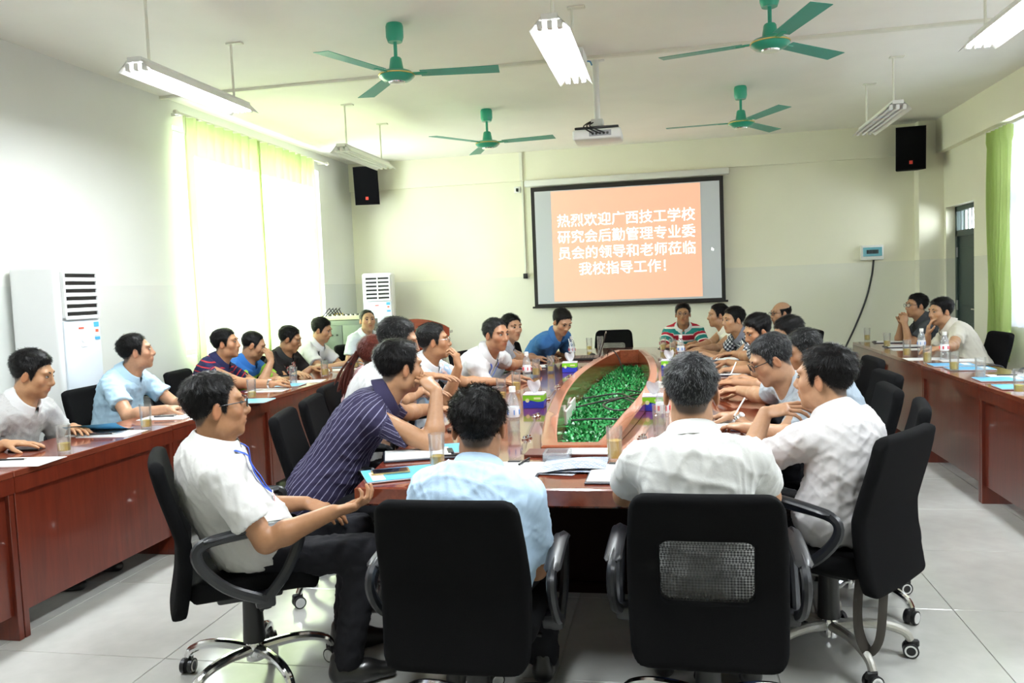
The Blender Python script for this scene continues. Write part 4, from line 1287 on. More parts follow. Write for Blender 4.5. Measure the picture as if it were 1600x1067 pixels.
    # eyes and brows
    for qd in (-1, 1):
        vs = (np.array(EYE[0]) * s * [1, 1, 1.0]) @ HF.T + HP((qd * .0315, .0865, .0115)) - org
        eo = mesh_obj('eye', vs, EYE[1], M_EYE, o); set_attr(eo, 'tint', 'FLOAT_COLOR', EYE[2])
        arc = [HP((qd * (.014 + .036 * k / 5), .0935 - .014 * (k / 5) ** 2, .0315 + .006 * math.sin(PI * k / 5 * .8))) - org for k in range(6)]
        B().tube(arc, [.0022 * s, .0040 * s, .0042 * s, .0038 * s, .003 * s, .0012 * s], 6, sy=.9).obj('eyebrow', M_BROW, o)
    # --- hair
    Fh = Field(HC - .19 * s, HC + .19 * s, .0052 * res)
    sl = tuple(slice(None) for _ in range(3)); X, Y, Z = Fh.coords(sl)
    qx = ((X - HC[0]) * HF[0, 0] + (Y - HC[1]) * HF[1, 0] + (Z - HC[2]) * HF[2, 0]) / s
    qy = ((X - HC[0]) * HF[0, 1] + (Y - HC[1]) * HF[1, 1] + (Z - HC[2]) * HF[2, 1]) / s
    qz = ((X - HC[0]) * HF[0, 2] + (Y - HC[1]) * HF[1, 2] + (Z - HC[2]) * HF[2, 2]) / s
    I3 = np.eye(3)
    d1 = ell_d(qx.astype(f32), qy.astype(f32), qz.astype(f32), (0, -.018, .035), I3, (.075, .095, .083))
    d2 = ell_d(qx.astype(f32), qy.astype(f32), qz.astype(f32), (0, .028, -.012), I3, (.064 * fw_, .066, .088))
    hk = np.maximum(.03 - np.abs(d1 - d2), 0) / .03
    dd = np.minimum(d1, d2) - hk * hk * .0075
    th = hr['sd'] + (hr['top'] - hr['sd']) * smoothstep(.0, .085, qz)
    th = th * (1 - .45 * smoothstep(-.02, -.07, qz))
    lump = .0022 * (np.sin(qx * 160 + 3 * np.sin(qy * 70 + seed)) * np.sin(qy * 140 + 2 * np.sin(qz * 90)) + np.sin(qz * 150 + qx * 60 + seed))
    th = th * (.22 + .78 * smoothstep(-.002, .040, qz - np.interp(qy, hy_, hz_)))
    dd = dd - th - lump * (.3 + .7 * smoothstep(0, .06, qz))
    line = (np.interp(qy, hy_, hz_) + .004 * np.sin(qx * 230 + seed) - qz).astype(f32)
    D = np.maximum(dd, line)
    if hr['bald']:
        D = np.maximum(D, (qz - hr['bald'] - .12 * np.maximum(-qy - .02, 0) * 2).astype(f32))
    Fh.D = (D * s).astype(f32)
    if ponytail is not None:
        pp = [HC + HF @ (np.array(p) * s) for p in ((0, -.11, .02), (0, -.145, -.0), (0, -.155, -.06), (0, -.145, -.13))] if ponytail is True else [np.asarray(p, float) for p in ponytail]
    V, Q = Fh.mesh()
    VH, QH = V, Q
    if len(V):
        N = vnormals(V, Q)
        ql = (V - HC) @ HF / s
        ns = int(hr['n'])
        pick = rs.randint(0, len(V), ns)
        P0 = V[pick] + (rs.normal(size=(ns, 3)) * .002); Nn = N[pick]; L0 = ql[pick]
        ok = (L0[:, 2] > np.interp(L0[:, 1], hy_, hz_) + .002) & ((Nn @ HF[:, 1]) < .93)
        P0, Nn, L0 = P0[ok], Nn[ok], L0[ok]
        wh = np.array([.012, -.055, .12])
        fl = L0 - wh; fl[:, 2] -= .02
        if hr['style'] == 'side': fl = fl * [.3, .3, .6] + np.array([.06, .05, -.02])
        if hr['style'] == 'back': fl = fl * [.6, .2, .6] + np.array([0, -.09, .0])
        fl = fl / (np.linalg.norm(fl, axis=1)[:, None] + 1e-6)
        T = fl @ HF.T + rs.normal(size=fl.shape) * .28
        T = T - Nn * np.sum(T * Nn, 1)[:, None] * .9; T /= np.linalg.norm(T, axis=1)[:, None]
        ln = hr['len'] * s * rs.uniform(.6, 1.3, len(P0))[:, None] * (.55 + .45 * smoothstep(-.02, .06, L0[:, 2]))[:, None]
        Sd = np.cross(T, Nn); Sd /= np.linalg.norm(Sd, axis=1)[:, None] + 1e-9
        wdt = .0007 * res
        lift = (.16 + .18 * rs.rand(len(P0)))[:, None]
        a0 = P0 - Nn * .001; a1 = P0 + T * ln * .55 + Nn * ln * lift; a2 = P0 + T * ln + Nn * ln * lift * .9
        SV = np.stack([a0 - Sd * wdt, a0 + Sd * wdt, a1 + Sd * wdt * .8, a1 - Sd * wdt * .8, a2], 1).reshape(-1, 3)
        m = len(P0); bs = np.arange(m)[:, None] * 5
        SQ = np.concatenate([bs + [0, 1, 2, 3], bs + [3, 2, 4, 4]])
        # quads and tips share one mesh
        me = bpy.data.meshes.new('hair')
        allV = np.concatenate([VH, SV]) - org
        faces = [tuple(x) for x in QH.tolist()] + [tuple(x) for x in (SQ[:m] + len(VH)).tolist()] + [tuple(x[:3]) for x in (SQ[m:] + len(VH)).tolist()]
        me.from_pydata(allV.tolist(), [], faces); me.materials.append(hr['mat']); me.shade_smooth()
        sa_ = me.attributes.new('strand', 'FLOAT', 'POINT')
        sa_.data.foreach_set('value', np.concatenate([np.full(len(VH), .35), np.repeat(rs.rand(m), 5)]).astype(np.float32))
        ho = bpy.data.objects.new('hair', me); COL.objects.link(ho); ho.parent = o
        if ponytail is not None:
            b = B()
            for k in range(46):
                jit = rs.normal(size=3) * .008
                pth = [Vector(pp[i] + jit * (.3 + .9 * i) + rs.normal(size=3) * .004 - org) for i in range(len(pp))]
                b.tube(bez(pth, 4), [.006] * (4 * (len(pp) - 1)) + [.002], 5)
            po = b.obj('ponytail', hr['mat'], o)
            pa = nrm(pp[2] - pp[0]); pb = nrm(np.cross(pa, [.3, .2, .9])); pc_ = np.cross(pa, pb)
            B().tube([pp[1] - org + (pb * math.cos(a) + pc_ * math.sin(a)) * .020 for a in np.linspace(0, 2 * PI, 12, endpoint=False)], .007, 6, closed=True).obj('hair_band', M_DARK, po)
    # --- shirt
    inf = .014
    lo = np.min([H - .2, Nb - .28, arms[1][0] - .12, arms[-1][0] - .12] + [arms[k][0] + (arms[k][1] - arms[k][0]) * sleeve - .11 for k in (1, -1)], 0)
    hi = np.max([H + .2, Nb + .14, arms[1][0] + .12, arms[-1][0] + .12] + [arms[k][0] + (arms[k][1] - arms[k][0]) * sleeve + .11 for k in (1, -1)], 0)
    Sf = Field(lo, hi, .0085 * max(.8, res))
    bl = belly
    Sf.ell(H + .025 * ZUP, Al, ((.180 + bl * .3 + inf) * s, (.138 + bl * .6 + inf) * s, (.15 + inf)), .0)
    Sf.ell(Wp + np.cross(ul, rr) * (.012 + bl * .5), Al, ((.150 + bl * .5 + inf) * s, (.112 + bl + inf) * s, (.17 + inf)), .06)
    Sf.ell(C, A, ((.165 + inf) * s, (.110 + inf + bl * .3) * s, (.19 + inf)), .06)
    Sf.ell(bz(.84) - fc * .012, A, ((.160 + inf) * s, (.088 + inf) * s, (.10 + inf)), .05)
    Sf.cone(arms[1][0] - rr * .035 * s, arms[-1][0] + rr * .035 * s, (.054 + inf) * s, (.054 + inf) * s, .05)
    for q_ in (-1, 1): Sf.cone(Nb + .005 * uc + rr * q_ * .03, Nb - .05 * uc + rr * q_ * .12 * s, (.046 + inf * .5) * s, (.046 + inf) * s, .03)
    Dt = Sf.D.copy()
    for sd in (1, -1):
        Sj, E, wr, hd = arms[sd]
        dn = nrm(E - Sj); end = Sj + (E - Sj) * sleeve
        long = sleeve > .95
        if long:
            Sf.cone(Sj, E, .066 * s, .054 * s, .03)
            dn2 = nrm(wr - E); e2 = E + (wr - E) * .93
            Sf.cone(E, wr, .054 * s, .040 * s, .02, clip=(e2, dn2), hollow=.008)
        else:
            Sf.cone(Sj, end + dn * .06, .064 * s, .074 * s, .035, clip=(end, dn))
    sl = tuple(slice(None) for _ in range(3)); X, Y, Z = Sf.coords(sl)
    nck = nrm(uc * .92 + fc * .30)
    pn = Nb + .006 * s * uc
    Sf.D = np.maximum(Sf.D, ((X - pn[0]) * nck[0] + (Y - pn[1]) * nck[1] + (Z - pn[2]) * nck[2]).astype(f32))
    Sf.D = np.maximum(Sf.D, np.where((Z < H[2] + .05), (H[2] - .055 - Z), -1).astype(f32))
    V, Q = Sf.mesh()
    N = vnormals(V, Q)
    V = V + N * np.clip(wrinkle(V, seed + 11, .0065, (.08, .26)), -.006, .012)[:, None]
    so = np_mesh('shirt', V - org, Q, shirt, o)
    wx, wy = (V - H) @ rr, (V - Wp) @ fc + (((V - H) @ ul) * 0)
    wear = np.stack([np.arctan2(wx, wy) * .16, (V - H) @ fc, (V - H) @ ul], 1)
    for sd in (1, -1):
        Sj, E, wr, hd = arms[sd]
        dn = nrm(E - Sj)
        ds = cone_d(V[:, 0].astype(f32), V[:, 1].astype(f32), V[:, 2].astype(f32), Sj + dn * .06, E, .07, .075)
        side = (V - Sj) @ rr * sd
        ms = (ds < .015) & (((V - Sj) @ dn) > .045)
        ax = nrm(np.cross(dn, rr + fc * .3)); ay = np.cross(dn, ax)
        wear[ms] = np.stack([np.arctan2((V[ms] - Sj) @ ax, (V[ms] - Sj) @ ay) * .075 + .3, (V[ms] - Sj) @ ay, (Sj - H) @ ul - (V[ms] - Sj) @ dn], 1)
    set_attr(so, 'wear', 'FLOAT_VECTOR', wear)
    def onshirt(p, dvec):
        p = np.asarray(p, float).copy(); dvec = nrm(dvec)
        for _ in range(60):
            if Sf.at(p) > 0: break
            p = p + dvec * .006
        return p + dvec * .006
    # collar
    if collar:
        vs = []; n = 28
        cc = Nb + .012 * s * uc + fc * .006; Rn = np.stack([nrm(np.cross(np.cross(nck, rr), nck)), nrm(np.cross(nck, rr)), nck], 1)
        rows = [(.064, -.035), (.067, .032), (.072, .038), (.080, .031), (.103, -.020)] if collar != 'tee' else [(.070, -.03), (.069, .004), (.075, .007), (.083, -.012), (.088, -.03)]
        for k in range(n + 1):
            th = PI * .5 + (.16 if collar == 'shirt' else .08) + (2 * PI - (.32 if collar == 'shirt' else .16)) * k / n
            fr = max(0, math.sin(th))
            for (R_, z_) in rows:
                pt = fr ** 6 * (R_ > .08) if collar == 'shirt' else 0
                vs.append(cc + Rn @ (np.array([math.cos(th) * R_ * 1.0, math.sin(th) * (R_ + .006 + pt * .022), z_ - pt * .034 - .012 * max(0, fr)]) * s) - org)
        m = len(rows)
        fs = [(k * m + i, k * m + i + 1, (k + 1) * m + i + 1, (k + 1) * m + i) for k in range(n) for i in range(m - 1)]
        co = mesh_obj('collar', vs, fs, collar_mat or shirt, so)
        set_attr(co, 'wear', 'FLOAT_VECTOR', [(.01, 0.03, .4 + .0005 * (i % 5)) for i in range(len(vs))])
    # --- legs
    tm = trousers or M_TROU
    kz = .50 if knee is None else knee
    lo = np.array([H[0] - .62, H[1] - .62, 0.0]); hi = np.array([H[0] + .62, H[1] + .62, .70])
    jl = []
    for sd in (1, -1):
        hj = H + rr * sd * .085 - ZUP * .015
        kn = np.array([*(H[:2] + f[:2] * .40 + r[:2] * sd * (.13 + .02 * rs.rand())), kz])
        an = np.array([*(kn[:2] + f[:2] * rs.uniform(-.10, .02) + r[:2] * sd * .01), .085])
        jl.append((hj, kn, an))
    allp = np.array([p for j in jl for p in j] + [H])
    Tf = Field(allp.min(0) - .2, np.maximum(allp.max(0) + .15, [0, 0, H[2] + .16]), .0125 * max(.8, res))
    Tf.ell(H + .01 * ZUP, np.stack([rr, f, ZUP], 1), (.160 * s, .115 * s, .110), .0)
    for hj, kn, an in jl:
        Tf.cone(hj, kn, .090 * s, .073 * s, .04); Tf.cone(kn, an, .072 * s, .058 * s, .03)
    X, Y, Z = Tf.coords(tuple(slice(None) for _ in range(3)))
    Tf.D = np.maximum(Tf.D, (.065 - Z).astype(f32)); Tf.D = np.maximum(Tf.D, (Z - H[2] - .03).astype(f32))
    V, Q = Tf.mesh(); N = vnormals(V, Q)
    V = V + N * np.clip(wrinkle(V, seed + 5, .006, (.06, .15)), -.004, .009)[:, None]
    to = np_mesh('trousers', V - org, Q, tm, o)
    set_attr(to, 'wear', 'FLOAT_VECTOR', (V - H))
    for hj, kn, an in jl:
        L = Field(an - [.26, .26, .10], an + [.26, .26, .06], .008)
        AA = np.stack([r, f, ZUP], 1)
        b0 = np.array([an[0], an[1], .045]) - f * .03
        L.cone(b0, b0 + f * .10 - ZUP * .003, .040, .042, .02); L.cone(b0 + f * .09 - ZUP * .008, b0 + f * .19 - ZUP * .014, .043, .030, .03)
        L.cone(b0 + ZUP * .02, b0 + ZUP * .055, .036, .034, .02)
        X, Y, Z = L.coords(tuple(slice(None) for _ in range(3)))
        L.D = np.maximum(L.D, (.002 - Z).astype(f32) + 0 * X + 0 * Y)
        V, Q = L.mesh()
        np_mesh('shoe', V - org, Q, M_SHOE, o)
    # --- spectacles
    if glasses:
        gm = M_GLF if glasses == 'black' else M_GLW
        tr_ = .0021 if glasses == 'black' else .0012
        b = B(); lens = []
        for qd in (-1, 1):
            ringp = []
            for k in range(18):
                a = 2 * PI * k / 18; ca, sa = math.cos(a), math.sin(a)
                x = .0245 * math.copysign(abs(ca) ** .7, ca); z = .0165 * math.copysign(abs(sa) ** .7, sa)
                ringp.append(HP((qd * .033 + x, .1105 - .35 * (abs(qd * .033 + x)) ** 2 * 6, .010 + z)) - org)
            b.tube(ringp, tr_ * s, 6, closed=True); lens.append(ringp)
            b.tube([HP(p) - org for p in ((qd * .057, .103, .016), (qd * .070, .085, .016), (qd * .079, .02, .012), (qd * .080, -.012, .010), (qd * .078, -.03, -.012))], tr_ * s, 6)
        b.tube([HP(p) - org for p in ((-.009, .110, .014), (0, .113, .017), (.009, .110, .014))], tr_ * s, 6)
        go = b.obj('glasses', gm, o)
        for lp in lens: mesh_obj('lens', lp, [tuple(range(len(lp)))], M_LENS, go, smooth=False)
    o['_'] = 0; del o['_']
    return dict(o=o, org=org, Nb=Nb, rr=rr, fc=fc, uc=uc, H=H, C=C, Wp=Wp, onshirt=onshirt, arms=arms, shirt=so, HC=HC, HF=HF)

def lanyard(p, mat, badge=True, low=.30, badge_mat=None):
    """ribbon from the neck down the chest to a card"""
    Nb, rr, fc, uc = p['Nb'], p['rr'], p['fc'], p['uc']
    knot = p['onshirt'](Nb - uc * low, fc)
    o = p['o']
    first = None
    for sd in (-1, 1):
        pts = []
        a = Nb + uc * .02 + rr * sd * .062
        pts.append(a + fc * .01)
        for k in range(1, 8):
            u = k / 7
            base = Nb - uc * (low * u) + rr * sd * .062 * (1 - u)
            pts.append(p['onshirt'](base, fc))
        b = B().tube(bez([Vector(x - p['org']) for x in pts], 3), .007, 6, sy=.3, up=tuple(fc))
        lo_ = b.obj('lanyard', mat, o)
        first = first or lo_
    if badge:
        c = knot - uc * .05 + fc * .004 - p['org']
        M = Matrix.Translation(c) @ Matrix((rr, fc, uc)).transposed().to_4x4()
        bo = B().box((0, 0, 0), (.062, .003, .09), .001, 1, M=M).obj('badge', badge_mat or M_WHT, o)
        B().box((0, .003, .012), (.05, .002, .04), 0, 1, M=M).obj('badge_print', plain('badge_pink', (.8, .25, .25), .5), bo)
# ------------------------------------------------------------------ who sits where
_CM = PHOTO_VIEW
def _ray(px, py):
    d = (_CM.to_3x3() @ Vector((px - 800, -(py - 533.5), -1280)))
    return np.array(d), np.array(_CM.translation)
def PX(px, py, z=.795):
    d, c = _ray(px, py); return c + d * ((z - c[2]) / d[2])
def PXX(px, py, x):
    d, c = _ray(px, py); return c + d * ((x - c[0]) / d[0])
def PXY(px, py, y):
    d, c = _ray(px, py); return c + d * ((y - c[1]) / d[1])
V3 = lambda *a: np.array(a, float)
DN = V3(0, 0, -1)
def flat(p, d, curl=.22, spread=1.0, thumb=.4): return (np.asarray(p, float), V3(*d), DN, curl, spread, thumb)

def sit(label, hip, yaw, head, hyaw, hpitch, shirt, chair_label, chair_kw=None, cg='occupied office chairs', chair_off=.08, **kw):
    a = math.radians(yaw)
    p = person(label, hip, yaw, head, hyaw, hpitch, shirt, **kw)
    ck = dict(chair_kw or {})
    cy = ck.pop('yaw', yaw); cxy = ck.pop('xy', (hip[0] + chair_off * math.cos(a), hip[1] + chair_off * math.sin(a)))
    chair(cxy[0], cxy[1], cy, chair_label, cg, **ck)
    return p

WHITE = fabric('white_shirt_cotton', (.62, .62, .62))
WHITE2 = fabric('warm_white_shirt_cotton', (.62, .59, .60))
PALEBLUE = fabric('pale_blue_shirt_cotton', (.42, .60, .74))
SKYBLUE = fabric('light_blue_shirt_cotton', (.48, .64, .82))
CREAM = fabric('cream_shirt_cotton', (.62, .59, .50))
GREYTEE = fabric('grey_blue_tee', (.40, .45, .50))
GREYDOT = fabric('grey_dotted_polo', (.36, .36, .36), 'dots', [(.50, .50, .49), (.16, .16, .17)])
BLUEP = fabric('denim_blue_polo', (.045, .15, .36))
NAVYRED = fabric('navy_polo_with_red_stripes', (.02, .02, .06), 'hstripe', [(0, (.018, .018, .06)), (.78, (.42, .03, .04))], period=.042)
H1STR = fabric('red_white_green_striped_polo', (.5, .1, .1), 'hstripe', [(0, (.02, .22, .20)), (.28, (.75, .72, .68)), (.40, (.42, .02, .04)), (.80, (.75, .72, .68)), (.90, (.02, .22, .20))], period=.145, off=.30)
PURPLE = fabric('dark_purple_pinstriped_shirt', (.03, .025, .06), 'vstripe', [(0, (.035, .030, .070)), (.86, (.26, .25, .36))], period=.024)
CHECK = fabric('black_and_white_checked_shirt', (.3, .3, .3), 'check', [(.008, .010, .016), (.16, .17, .20), (.72, .73, .74)], period=.034)
PLAID = fabric('white_shirt_with_blue_and_pink_blocks', (.6, .65, .7), 'blotch', [(.70, .74, .78), (.36, .48, .62), (.75, .52, .46)], scale=9.0)
FLORAL = fabric('black_polo_with_red_white_pattern', (.01, .01, .01), 'floral', [(.012, .010, .010), (.62, .58, .52), (.40, .05, .04)])
BLUEGRN = fabric('blue_tee_with_green_panel', (.03, .14, .42), 'hstripe', [(0, (.28, .52, .06)), (.62, (.03, .14, .42))], period=.60, off=.12)
GREYSH = fabric('grey_striped_shirt', (.30, .31, .34), 'hstripe', [(0, (.34, .35, .38)), (.7, (.22, .23, .26))], period=.014)
DARKNAVY = fabric('dark_navy_top', (.012, .014, .03))
PINKW = fabric('pale_pink_blouse', (.62, .40, .40))
LAN = plain('blue_lanyard_ribbon', (.03, .10, .55), .6)

# left row, behind the side desks
sit('man in a grey dotted polo at the left picture edge, looking down', (-3.60, 3.80), 0, (-3.40, 3.83, 1.115), 18, -16, GREYDOT, 'black office chair under the man in the grey dotted polo',
    RH=flat((-3.30, 3.50, .80), (.9, .35, 0)), LH=flat((-3.30, 3.98, .80), (.8, -.5, 0)), hair=dict(top=.022, style='side'), seed=1, res=1.2, skin=(.56, .33, .20), collar_mat=WHITE)
sit('man in a pale blue polo beside the air conditioner, looking right', (-3.74, 4.92), 4, (-3.56, 4.93, 1.15), 34, 4, PALEBLUE, 'black office chair under the man in the pale blue polo',
    RH=flat((-3.18, 4.66, .80), (.8, .5, 0)), LH=flat((-3.20, 5.06, .80), (.8, -.4, 0)), hair=dict(top=.012, recede=.012, sd=.005), belly=.03, seed=2, res=1.2, skin=(.62, .37, .26))
L3 = sit('man in a navy polo with red stripes, arm stretched over the desk', (-3.76, 6.05), 8, (-3.58, 6.10, 1.12), 10, 2, NAVYRED, 'black office chair under the man in the striped navy polo',
    RH=flat(PX(425, 600, .81), (.55, .7, .12), .9), LH=flat((-3.24, 6.30, .80), (.6, -.6, 0)), hair=dict(top=.015), belly=.04, seed=3, res=1.4, skin=(.52, .29, .18))
sit('man in blue and green with his hand at his chin, looking down', (-3.80, 6.60), 0, (-3.60, 6.58, 1.07), 22, -22, BLUEGRN, 'black office chair under the man in blue and green',
    RH=(V3(-3.40, 6.50, .93), V3(-.25, .12, .9), V3(-.8, .3, .2), 1.1), LH=flat((-3.26, 6.72, .80), (.7, -.6, 0)), hair=dict(top=.006, sd=.003, recede=.016, len=.007), seed=4, res=1.5, skin=(.52, .31, .20))
sit('man in a black polo with a red and white pattern, looking at his phone', (-3.72, 7.20), 0, (-3.52, 7.12, 1.085), 12, -20, FLORAL, 'black office chair under the man in the patterned black polo',
    RH=flat((-3.26, 6.98, .82), (.9, .2, .1), .7), LH=flat((-3.28, 7.18, .82), (.9, -.4, .1), .7), hair=dict(top=.012, recede=.006), seed=5, res=1.5, skin=(.44, .25, .15), belly=.03, collar_mat=plain('black_collar_cloth', (.01, .01, .01), .8))
p_ = sit('man in a white shirt with a dark shoulder strap, looking down', (-3.72, 7.86), 0, (-3.54, 7.88, 1.125), 2, -18, WHITE, 'black office chair under the man with the shoulder strap',
    RH=flat((-3.20, 7.64, .80), (.9, .3, 0)), LH=flat((-3.22, 7.98, .80), (.8, -.4, 0)), hair=dict(top=.016, style='side'), seed=6, res=1.5, skin=(.56, .33, .21))
# the strap across his chest
pts = []
for k in range(9):
    u_ = k / 8
    base = p_['Nb'] - p_['uc'] * (.03 + .36 * u_) + p_['rr'] * (.13 - .26 * u_)
    pts.append(Vector(p_['onshirt'](base, p_['fc']) - p_['org']))
B().tube(bez(pts, 3), .014, 6, sy=.25, up=tuple(p_['fc'])).obj('shoulder_strap', plain('dark_strap', (.03, .03, .035), .7), p_['o'])
sit('man in a pale striped shirt sitting apart before the equipment cabinet', (-3.42, 8.66), -35, (-3.30, 8.56, 1.185), -52, 2, fabric('very_pale_blue_shirt', (.66, .73, .78)), 'black office chair before the equipment cabinet',
    hair=dict(top=.005, sd=.003, recede=.022, len=.006, mat=H_SOFT), seed=7, res=1.5, skin=(.60, .38, .26), belly=.03)
chair(-3.86, 4.42, 8, 'empty black office chair between the man in grey and the man in pale blue', 'empty office chairs', win=True)
chair(-3.73, 5.50, -6, 'empty black office chair between the man in pale blue and the man in stripes', 'empty office chairs', win=True)

# left side of the conference table
sit('man in a dark purple pinstriped shirt leaning his head on his hand', (-1.66, 3.58), 22, PXY(625, 575, 3.66), 42, -4, PURPLE, 'black office chair under the man in the purple pinstriped shirt',
    RH=(PXY(682, 612, 3.60), V3(-.62, .30, .62), V3(-.5, .4, -.5), 1.0, 1, .6), LH=flat(PX(690, 640, .80), (.9, -.1, 0), .4), poleR=(.35, -.25, -1), hair=dict(top=.024, n=6000, len=.022), chair_kw=dict(xy=(-1.60, 3.78), yaw=14), seed=8, res=1.0, skin=(.50, .29, .18), belly=.02)
sit('greying man in a white shirt behind the man in purple', (-1.78, 4.30), 12, PXY(622, 534, 4.16), 18, -14, WHITE, 'black office chair under the greying man in white',
    RH=flat(PX(728, 612, .79), (.9, .1, 0), .3), LH=flat(PX(742, 602, .79), (.9, -.2, 0), .3), hair=dict(top=.016, mat=H_GREY2, n=4500), seed=9, res=1.2, skin=(.55, .33, .22))
sit('woman with a red-brown ponytail, half hidden behind the man in purple', (-1.92, 4.86), 8, (-1.78, 4.74, 1.105), 20, -6, PINKW, 'black office chair under the woman with the ponytail',
    hair=dict(style='woman', mat=H_RED, top=.014, sd=.012, n=4000, len=.02), ponytail=[(-1.88, 4.70, 1.13), (-1.925, 4.68, 1.06), (-1.955, 4.66, .98), (-1.97, 4.66, .90)], seed=10, res=1.4, skin=(.60, .38, .28), size=.95)
sit('man in thin glasses and a pale patterned shirt, hand raised', (-1.78, 5.44), 2, PXX(678, 534, -1.60), 14, 2, PLAID, 'black office chair under the man in the pale patterned shirt',
    RH=(PXX(716, 574, -1.36), V3(-.1, .0, 1), V3(-.9, .2, .1), 1.3), LH=flat(PX(775, 596, .80), (.95, .1, 0), .4), poleR=(.4, -.2, -1), hair=dict(top=.016, mat=H_GREY2, style='side'), glasses='thin', collar_mat=WHITE, seed=11, res=1.2, skin=(.54, .31, .19))
p_ = sit('man in a white shirt with a blue lanyard leaning on the table', (-1.66, 6.16), -8, PXX(775, 523, -1.29), -34, -6, WHITE, 'black office chair under the man with the lanyard',
    RH=flat(PX(800, 590, .80), (.8, .4, 0), .5), LH=flat(PX(832, 572, .80), (.8, -.4, 0), .5), hair=dict(top=.009, recede=.012, mat=H_GREY2, style='side'), seed=12, res=1.2, skin=(.50, .27, .17), belly=.03, bow=.07)
lanyard(p_, LAN, badge=False, low=.26)
sit('man in a grey striped shirt behind the man with the lanyard', (-1.70, 7.22), -10, PXX(799, 512, -1.44), -42, -4, GREYSH, 'black office chair under the man in the grey striped shirt',
    RH=flat(PX(838, 560, .80), (.9, .3, 0), .5), LH=flat(PX(850, 556, .80), (.8, -.4, 0), .5), hair=dict(top=.013), glasses=None, seed=13, res=1.5, skin=(.52, .31, .21))
p_ = sit('man in a blue polo bent over the table, writing', (-1.48, 8.20), -22, PXX(878, 503, -1.04), -48, -30, BLUEP, 'black office chair under the man in the blue polo',
    RH=flat(PX(866, 552, .80), (.9, .1, 0), .8), LH=flat(PX(880, 549, .80), (.6, -.6, 0), .5), hair=dict(top=.013, mat=H_SOFT, style='side'), seed=14, res=1.5, skin=(.60, .37, .25), bow=.08)
chair(-.71, 9.78, -90, 'empty black office chair at the far end of the conference table', 'empty office chairs', win=True)
chair(-1.66, 8.98, -25, 'empty black office chair behind the man in the blue polo', 'empty office chairs', win=True)

# far end and right side
sit('man in a red, white and green striped polo at the far end of the table', (.12, 9.66), -90, PXY(1067, 491, 9.46), -92, -2, H1STR, 'black office chair under the man in the striped polo at the far end',
    RH=flat((.02, 9.18, .80), (.6, -.6, 0), .5), LH=flat((.24, 9.16, .80), (-.6, -.6, 0), .5), hair=dict(top=.014), glasses='thin', seed=15, res=1.5, skin=(.45, .25, .15), collar_mat=plain('pale_collar_cloth', (.6, .62, .6), .8))
sit('man in a cream shirt facing left beside the far end of the table', (.74, 9.02), 180, PXY(1122, 493, 8.9), 192, -2, fabric('pale_cream_shirt', (.72, .70, .62)), 'black office chair under the man in cream at the conference table',
    LH=flat(PX(1092, 547, .80), (-.9, .1, 0), .6), RH=flat(PX(1085, 543, .80), (-.9, -.1, 0), .6), hair=dict(top=.011, recede=.006), seed=16, res=1.5, skin=(.52, .31, .20))
p_ = sit('man in a checked shirt with folded forearms, facing left', (.88, 8.06), 184, PXY(1146, 500, 7.86), 208, -6, CHECK, 'black office chair under the far man in the checked shirt',
    LH=flat(PX(1100, 553, .80), (-.8, .5, 0), .6), RH=flat(PX(1092, 549, .80), (-.9, -.1, 0), .6), hair=dict(top=.013), seed=17, res=1.5, skin=(.54, .33, .21))
sit('dark-haired man in a checked shirt leaning over the table', (.98, 6.62), 184, PXY(1184, 518, 6.4), 204, -22, CHECK, 'black office chair under the near man in the checked shirt',
    LH=flat(PX(1112, 566, .80), (-.95, .1, 0), .35), RH=flat(PX(1122, 556, .80), (-.9, -.1, 0), .4), hair=dict(top=.022, style='side'), seed=18, res=1.4, skin=(.50, .28, .17))
sit('bald man in glasses sitting behind the right side of the table', (1.26, 9.0), 184, PXY(1220, 490, 8.9), 202, -4, GREYTEE, 'black office chair under the bald man in glasses',
    hair=dict(bald=.052, top=.005, sd=.004, len=.006, recede=.03), glasses='black', seed=19, res=1.5, skin=(.54, .33, .22))
sit('man with black hair mostly hidden behind the leaning men on the right', (1.10, 5.86), 182, PXY(1232, 524, 5.8), 200, -18, DARKNAVY, 'black office chair under the mostly hidden man on the right',
    LH=flat(PX(1160, 590, .80), (-.9, .1, 0), .9), RH=flat(PX(1146, 577, .80), (-.9, -.1, 0), .9), hair=dict(top=.018), seed=20, res=1.5)
sit('man with grey-flecked short hair hidden behind the man in black glasses', (.98, 4.98), 184, PXY(1256, 548, 4.9), 190, -22, fabric('pale_blue_grey_tee', (.42, .50, .58)), 'black office chair under the man behind the one in black glasses',
    LH=flat(PX(1160, 612, .80), (-.9, .2, 0), .4), RH=flat(PX(1140, 598, .80), (-.9, .0, 0), .4), hair=dict(top=.010, mat=H_GREY2), seed=21, res=1.4)
R6 = sit('greying man in black glasses and a grey tee, bent over his notes', (.84, 4.38), 178, PXY(1205, 562, 4.2), 188, -26, GREYTEE, 'black office chair under the greying man in black glasses',
    LH=flat(PX(1150, 650, .805), (-.8, .45, 0), .6), RH=flat(PX(1150, 610, .82), (-.95, -.05, 0), .6), poleL=(.3, -.5, -.8), hair=dict(top=.014, mat=H_GREY, n=5000), glasses='black', seed=22, res=1.0, skin=(.56, .34, .23), bow=.08, collar='tee')
